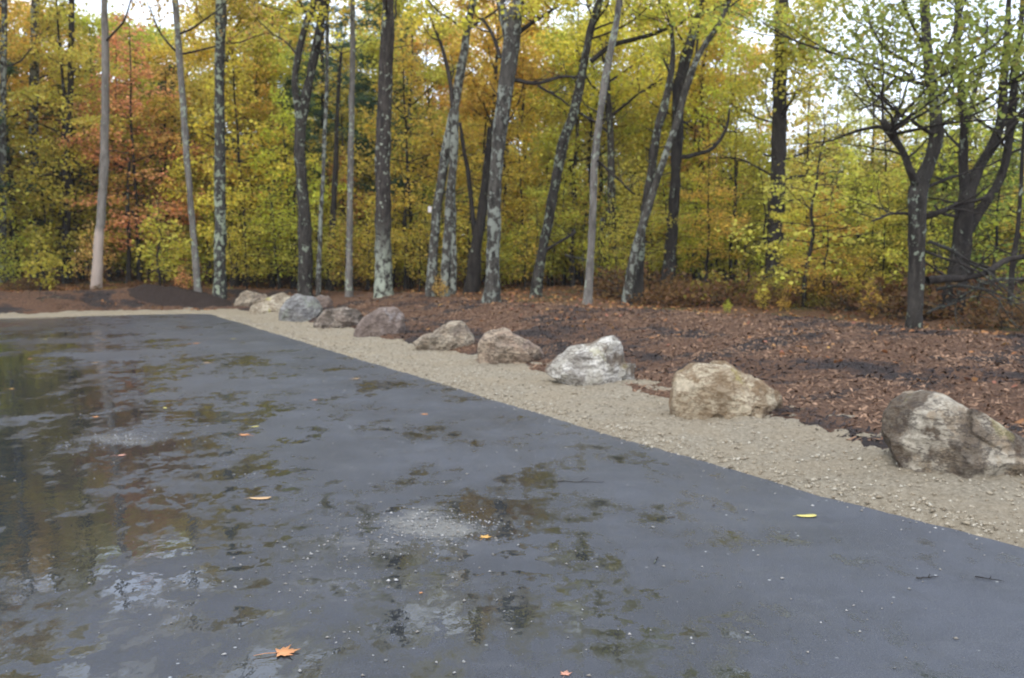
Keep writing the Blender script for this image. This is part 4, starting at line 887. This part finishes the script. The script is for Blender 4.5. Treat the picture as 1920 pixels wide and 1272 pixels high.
def proto_pine(seed, H, z0=.25):
    r = random.Random(seed); g = np.random.default_rng(seed); mt = MB(); mb = MB(); C = []
    PW = np.array([[r.gauss(0, .02), r.gauss(0, .02), t*H-.2] for t in np.linspace(0, 1, 22)]); rad = np.linspace(.014*H, .02, 22); tube(mt, PW, rad, 9, .1, seed)
    h = z0*H
    while h < H:
        for k in range(5):
            az = r.uniform(0, 6.28); Lg = (1-(h/H)**1.4)*2.6*r.uniform(.6, 1.15)+.35
            pts = limb_curve((0, 0, h+r.uniform(-.15, .15)), (math.cos(az), math.sin(az), r.uniform(-.05, .3)), Lg, np.array([0, 0, .02]), 5, r); tube(mb, pts, np.linspace(.02, .005, 6), 4)
            m_ = int(60*Lg); tt = g.beta(2, 1, m_)*5; ii = np.minimum(tt.astype(int), 4); c = pts[ii]+(pts[ii+1]-pts[ii])*(tt-ii)[:, None]
            sd_ = np.array([-math.sin(az), math.cos(az), 0]); C.append(c + sd_*(g.uniform(-1, 1, m_)*.26*Lg)[:, None] + g.normal(0, .06, (m_, 3)))
        h += r.uniform(.45, .75)
    C = np.vstack(C); n_ = len(C)
    # tufts: three thin blades each
    Vs, Qs, o_ = [], [], 0
    for q in range(3):
        az = g.random(n_)*6.28; el = g.normal(.15, .5, n_); u = np.stack([np.cos(az)*np.cos(el), np.sin(az)*np.cos(el), np.sin(el)], -1)
        v = np.cross(u, g.normal(0, 1, (n_, 3))); v /= np.linalg.norm(v, axis=1)[:, None]
        Lk = .17; a, b = u*Lk, v*.014
        V = np.stack([C-b, C+b, C+a+b*.4, C+a-b*.4], 1).reshape(-1, 3); Vs.append(V); Qs.append(np.arange(n_*4).reshape(-1, 4)+o_); o_ += n_*4
    return dict(trunk=two(mt, mb, 'trunk', M_BK['dark'], M_BK['dark']), crown=mesh_np('crown', np.vstack(Vs), [np.vstack(Qs)], M_NEEDLE), H=H)

UND = [proto_understory(200+i, h, rd, ns, 165, size=.108) for i, (h, rd, ns) in enumerate([(7.5, 2.3, 52), (6.2, 2.0, 44), (8.6, 2.5, 60), (5.2, 1.9, 38), (9.5, 2.4, 66)])]
SAP = [proto_understory(300+i, h, rd, ns, 58, lo=.15, size=.088, gap=.1) for i, (h, rd, ns) in enumerate([(2.2, .9, 20), (1.5, .7, 15), (3.0, 1.1, 26), (4.2, 1.5, 34)])]
CAN = [proto_canopy(400+i, h, z0) for i, (h, z0) in enumerate([(13, .34), (11.5, .30), (15, .36), (12, .4)])]
PIN = [proto_pine(500+i, h) for i, h in enumerate([12, 9])]

def place(proto, name, x, y, sc, lc, label, cat, group, r):
    o = empty(name, (x, y, float(G(x, y)))); o.rotation_euler.z = r.uniform(0, 6.28); o.scale = (sc, sc, sc*r.uniform(.92, 1.1)); tag(o, label, cat, group)
    for part in ('trunk', 'crown'):
        c = link(part, proto[part], o)
        if part == 'crown' and lc: colour(c, lc, r)
    return o
ZONES = [(170, 'behind the leftmost dim trunks'), (400, 'between the pale trunk and the blotched trunk'), (640, 'around the forked black trunk'), (790, 'behind the thick brown trunk'), (990, 'behind the clump of grey stems'),
         (1230, 'behind the leaning trunks'), (1500, 'around the lone pine trunk'), (1700, 'left of the near dark trunk at right'), (9999, 'behind the massive trunk at the right border')]
CN = {'gold': 'golden', 'olive': 'olive yellow', 'green': 'green', 'lime': 'yellow green', 'orange': 'orange', 'rust': 'rusty brown', 'amber': 'amber', 'pink': 'pinkish red', 'sage': 'pale green'}
def zone(px): return next(z for lim, z in ZONES if px < lim)
def zcol(px, low, r):
    if px < 170: p = ['lime', 'lime', 'lime', 'green', 'olive'] if low else ['olive', 'olive', 'green', 'amber']
    elif px < 400: p = ['orange', 'amber', 'orange', 'gold', 'olive', 'olive'] if not low else ['lime', 'lime', 'olive', 'orange']
    elif px < 640: p = ['olive', 'gold', 'olive', 'gold', 'lime'] if not low else ['lime', 'olive', 'lime']
    elif px < 800: p = ['gold', 'olive', 'olive', 'gold'] if not low else ['lime', 'olive', 'green']
    elif px < 1240: p = ['gold', 'gold', 'olive', 'olive', 'amber'] if not low else ['olive', 'lime', 'green', 'lime']
    elif px < 1560: p = ['olive', 'olive', 'gold', 'sage', 'amber', 'lime'] if not low else ['olive', 'lime', 'gold']
    else: p = ['green', 'olive', 'sage', 'amber', 'sage', 'lime'] if not low else ['olive', 'green', 'amber', 'lime']
    return r.choice(p)
r = random.Random(77)
def maxh(px):            # how high the leaves may stand, from the sky gaps in the photograph
    if px < 1330: return 20
    if px < 1640: return 9.0
    return 6.4
N_U = 0
for layer, (Y0, Y1, n) in enumerate([(34, 38, 26), (38, 46, 32), (46, 58, 34)]):
    for i in range(n):
        Y = r.uniform(Y0, Y1); px = -220 + (i + r.random())/n*2360
        x = (px-960)/F*Y
        if lotd(x, Y) < crest(x, Y)+1.5: Y = Y+3; x = (px-960)/F*Y
        pr = r.choice(UND); mh = maxh(px)*(Y/33 if px > 1330 else 1); sc = r.uniform(.8, 1.15)
        if pr['H']*sc > mh: sc = mh/pr['H']
        if 1360 < px < 1500 and Y < 35: Y = 35.5; x = (px-960)/F*Y
        lc = zcol(px, False, r)
        deep = ['at the wood edge', 'inside the wood', 'deep in the wood'][layer]
        place(pr, 'understory_tree', x, Y, sc, lc, f'{CN[lc]} small tree {deep} {zone(px)}', 'tree', f'{CN[lc]} small trees {deep} {zone(px)}', r)
# right side: nearer woods edge
for i in range(18):
    px = r.uniform(1510, 2150); Y = r.uniform(23, 29); x = (px-960)/F*Y
    lc = zcol(px, False, r); pr = r.choice([UND[1], UND[3]]); sc = r.uniform(.5, .75) if px < 1750 else r.uniform(.7, .95)
    place(pr, 'understory_tree', x, Y, sc, lc, f'low spreading {CN[lc]} tree past the mulch {zone(px)}', 'tree', f'low {CN[lc]} trees beyond the mulch, {zone(px)}', r)
for px, Y, k, sc, lc in ((1325, 31.5, 1, .72, 'amber'), (1395, 34, 3, .8, 'lime'), (1370, 33, 2, .75, 'gold'), (1545, 27.5, 1, .62, 'amber'), (1610, 26.5, 3, .66, 'lime'), (1665, 28, 1, .7, 'gold'), (1330, 37, 2, .85, 'orange'), (262, 34.5, 4, 1.0, 'pink'), (318, 36, 0, 1.1, 'orange'), (225, 38, 2, 1.15, 'pink'), (470, 36, 0, 1.0, 'amber'), (655, 36.5, 3, 1.0, 'orange'), (985, 36, 1, 1.0, 'amber')):
    x = (px-960)/F*Y; place(UND[k], 'understory_tree', x, Y, sc, lc, f'loose leafed {CN[lc]} small tree {zone(px)}', 'tree', f'small {CN[lc]} trees {zone(px)}', r)
# tall canopy trees
for i in range(46):
    px = -180 + (i + r.random())/46*1540; Y = r.uniform(34, 56); x = (px-960)/F*Y; lc = zcol(px, False, r); lc = {'orange': 'amber'}.get(lc, lc) if i % 3 else lc
    place(r.choice(CAN), 'canopy_tree', x, Y, r.uniform(.78, .98), lc, f'tall {CN[lc]} crowned tree far back {zone(px)}', 'tree', f'tall {CN[lc]} crowned trees {zone(px)}', r)
for px, Y, sc in ((-330, 26, 1.0), (-520, 24, 1.1), (2250, 21, .7), (2400, 26, .8)):
    x = (px-960)/F*Y; place(r.choice(CAN), 'canopy_tree', x, Y, sc, 'olive', 'tall olive crowned tree beyond the edge of the picture', 'tree', 'trees outside the picture', r)
# pines
for px, Y, sc, lab in ((235, 44, .85, 'dark green pine behind the pale straight trunk'), (500, 40, .8, 'dark green pine with flat boughs left of the forked trunk'), (640, 46, .95, 'tall green pine behind the thin upright grey trunk'), (770, 47, .9, 'green pine right of the thick brown trunk'),
      (1195, 50, .8, 'blue green pine showing between the slim pale and leaning trunks'), (20, 48, .85, 'tall dim pine at the left border'), (1650, 62, .62, 'distant green pine left of the near dark trunk'), (1900, 48, .6, 'dim pine behind the massive trunk at right'), (430, 52, 1.0, 'distant pine behind the lichen blotched trunk'),
      (-130, 33, 1.45, 'tall pine outside the left border'), (-190, 32, 1.4, 'tall pine well outside the left border'), (612, 41, 1.15, 'very tall pine rising behind the thin upright grey trunk'), (330, 39, .95, 'soft green pine between the slender grey trunk and the blotched trunk'), (560, 37, .9, 'soft green pine showing through the fork of the black trunk'), (720, 39, 1.0, 'soft green pine directly behind the thick brown trunk'), (130, 38, .62, 'short dark green pine behind the dark slim trunk at left'), (1420, 60, .62, 'distant low pine left of the lone pine trunk')):
    x = (px-960)/F*Y; place(r.choice(PIN), 'pine_tree', x, Y, sc, None, lab, 'tree', 'pines deeper in the woods', r)
# saplings and shrubs along the woods edge
for i in range(84):
    px = -60 + (i + r.random())/84*2040; Y = r.uniform(29, 40) if px < 1250 else r.uniform(21 if px > 1500 else 25, 31)
    x = (px-960)/F*Y
    if lotd(x, Y) < crest(x, Y)+1.2: Y += 2.5; x = (px-960)/F*Y
    for tx, tx2, tY in TRUNKS:
        if abs(px-tx) < 42 and Y < tY+1.3 and not (px < 140): Y = tY+1.5; x = (px-960)/F*Y
    lc = zcol(px, True, r)
    place(r.choice(SAP), 'sapling', x, Y, r.uniform(.7, 1.35), lc, f'low {CN[lc]} leafed sapling {zone(px)}', 'sapling', f'low {CN[lc]} saplings {zone(px)}', r)
for i in range(34):
    px = 420 + (i + r.random())/34*900; Y = r.uniform(31, 36); x = (px-960)/F*Y; lc = r.choice(['lime', 'lime', 'gold', 'olive', 'amber'])
    place(r.choice(SAP[2:]), 'sapling', x, Y, r.uniform(.6, 1.0), lc, f'waist high {CN[lc]} sapling {zone(px)}', 'sapling', f'waist high {CN[lc]} saplings {zone(px)}', r)
for (px, py, sc, lc, lab) in ((290, 545, 1.35, 'lime', 'bright yellow green sapling between the pale trunk and slender trunk'), (60, 550, 1.15, 'lime', 'wide lime green sapling at the left border'), (330, 556, .55, 'pink', 'small sapling with red orange leaves by the slender grey trunk'),
      (1440, 585, .3, 'gold', 'low golden sprig growing on the brown brush bank'), (1480, 590, .3, 'amber', 'low amber sprig right of the golden sprig on the brush bank'), (1370, 590, .2, 'lime', 'tiny green sprig at the top edge of the mulch'), (1640, 600, .45, 'amber', 'amber sprig left of the foot of the near dark trunk'),
      (820, 565, .4, 'orange', 'orange leafed sprig at the foot of the grey clump')):
    h_ = hit(px, py); place(r.choice(SAP[:2]), 'sapling', h_[0], h_[1]+.4, sc, lc, lab, 'sapling', None, r)

# rusty low brush on the bank behind the mulch at right
def proto_brush(seed):
    r = random.Random(seed); mb = MB(); tips = []
    for k in range(26):
        a = r.uniform(0, 6.28); p = np.array([r.uniform(-.7, .7), r.uniform(-.4, .4), -.05])
        grow(mb, tips, p, (math.cos(a), math.sin(a), r.uniform(.3, 1.3)), r.uniform(.3, .7), .012, 1, r, up=-.04, kid=3)
    V, Q = foliage(tips, 2, .09, .08, r, .7)
    return dict(stems=mb.mesh('stems', M_BK['twig'], False), leaves=mesh_np('leaves', V, [Q], M_LEAF))
BR = [proto_brush(600+i) for i in range(3)]
for i in range(48):
    if 3 < i < 40 and i % 3 == 2: continue
    px = 1180 + (i + r.random())/40*800 if i < 40 else r.uniform(-20, 420); py = (552 + r.uniform(-8, 32) + max(0, (px-1250))*.055) if i < 40 else r.uniform(548, 562)
    h_ = hit(px, py, 45); pr = r.choice(BR); lc = r.choice(['rust', 'rust', 'amber', 'rust', 'olive', 'rust'])
    side = 'on the bank behind the mulch at right' if i < 40 else 'at the back left edge of the lot'
    o = empty('brush_shrub', (h_[0], h_[1]+.3, float(G(h_[0], h_[1]+.3)))); o.rotation_euler.z = r.uniform(0, 6.28); o.scale = (r.uniform(.6, 1.6),)*3
    tag(o, f'low {CN[lc]} brush {side}', 'shrub', f'low {CN[lc]} brush {side}')
    if i >= 40: o.scale = (r.uniform(.45, .8),)*3; o.location[1] += 1.2
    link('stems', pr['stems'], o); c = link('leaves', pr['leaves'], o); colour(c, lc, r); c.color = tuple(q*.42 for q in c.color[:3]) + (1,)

# fallen, lichened branches at the right border
def fallen(px0, py0, px1, py1, Y, rad, label, seed):
    r = random.Random(seed); a = at(px0, py0, Y); b = at(px1, py1, Y+r.uniform(-1, 1)); mb = MB(); tips = []
    root = np.array([a[0], a[1], a[2]]); d = b-a; Lg = np.linalg.norm(d)
    P = [a-root + d*t + np.array([0, r.uniform(-.1, .1), math.sin(t*3.1)*Lg*.08 + r.uniform(-.03, .03)]) for t in np.linspace(0, 1, 7)]
    PW = smooth_line(P, 3); tube(mb, PW, np.linspace(rad, rad*.25, len(PW)), 7, .15)
    for k in range(9):
        i = int(r.uniform(.15, .97)*len(PW)); q = r.uniform(0, 6.28)
        grow(mb, tips, PW[i], d/Lg*.8+np.array([math.cos(q)*.6, math.sin(q)*.5, r.uniform(-.5, .6)]), Lg*r.uniform(.15, .35), rad*.4, 1, r, up=0, kid=3)
    tag(link('fallen_branch', mb.mesh('fallen_branch', M_BK['dead']), loc=tuple(root)), label, 'branch', 'dead branches tangled at the right border')
fallen(1745, 455, 1900, 560, 16.5, .035, 'lichened dead branch sloping down right from the near dark trunk', 1)
fallen(1760, 540, 1935, 590, 16, .03, 'dead branch lying low against the mulch at the right border', 2)
fallen(1800, 500, 1900, 610, 17, .028, 'thin grey dead branch crossing the lowest one', 3)
fallen(1930, 520, 1760, 580, 17.5, .03, 'dead branch rising rightward behind the lowest one', 4)
fallen(1740, 590, 1880, 560, 16.8, .022, 'twiggy dead branch resting by the foot of the near dark trunk', 5)
fallen(1060, 478, 1150, 520, 27, .03, 'dark bare branch propped beside the slim pale trunk', 6)
fallen(20, 575, 130, 560, 27.8, .022, 'thin grey branch lying on the leaf litter at far left', 7)

# ------------------------------------------------------------------ far-off wood as one mass
g = np.random.default_rng(9); n = 170000
Y = g.uniform(58, 95, n); X = g.uniform(-.72, .72, n)*Y; top = (7.2 + 3.0*fbm(X*.12, Y*.1, 3, 3) + 2.0*fbm(X*.5, Y*.3, 3, 2))*np.where(X/Y > .2, .85, 1.2)
Z = G(X, Y) + g.random(n)**.8*top
V, Q = leaf_mesh(np.stack([X, Y, Z], -1), g.uniform(.22, .42, n), g.random(n)*6.28, g.normal(-.3, .5, n), g.normal(0, .5, n))
M_FAR = m_island('far_wood_leaves', [(0.34, 0.36, 0.07), (0.50, 0.40, 0.07), (0.22, 0.29, 0.09), (0.52, 0.34, 0.08), (0.40, 0.42, 0.08), (0.20, 0.26, 0.11)], 0.7, 0.4)
fw = tag(link('distant_wood', mesh_np('distant_wood', V, [Q], M_FAR)), 'far mass of green and yellow woodland behind the trees', 'woodland', kind='stuff')
mb = MB()
for i in range(170):
    Yq = g.uniform(56, 80); Xq = g.uniform(-.62, .62)*Yq; hq = g.uniform(6, 9); le = g.normal(0, .3)
    z0 = float(G(Xq, Yq)); tube(mb, [(Xq, Yq, z0-.2), (Xq+le*.4, Yq, z0+hq*.5), (Xq+le, Yq, z0+hq)], [.16, .12, .05], 6)
tag(link('distant_trunks', mb.mesh('distant_trunks', M_BK['dark'])), 'dim trunks of the far-off wood', 'woodland', kind='stuff')

# ------------------------------------------------------------------ damp autumn air
bm = bmesh.new(); bmesh.ops.create_cube(bm, size=1.0)
for v in bm.verts: v.co = Vector((v.co.x*2400, v.co.y*3200 + 300, v.co.z*34 + 14.0))
me = bpy.data.meshes.new('haze'); bm.to_mesh(me); bm.free()
hm = bpy.data.materials.new('damp_air'); hm.use_nodes = True; hn = hm.node_tree; hn.nodes.remove(hn.nodes['Principled BSDF'])
pv = hn.nodes.new('ShaderNodeVolumePrincipled'); pv.inputs['Color'].default_value = (0.93, 0.95, 0.97, 1); pv.inputs['Density'].default_value = 0.0004
hn.links.new(pv.outputs[0], hn.nodes['Material Output'].inputs['Volume']); me.materials.append(hm)
tag(link('haze', me), 'thin damp air among the trees', 'haze', kind='stuff')
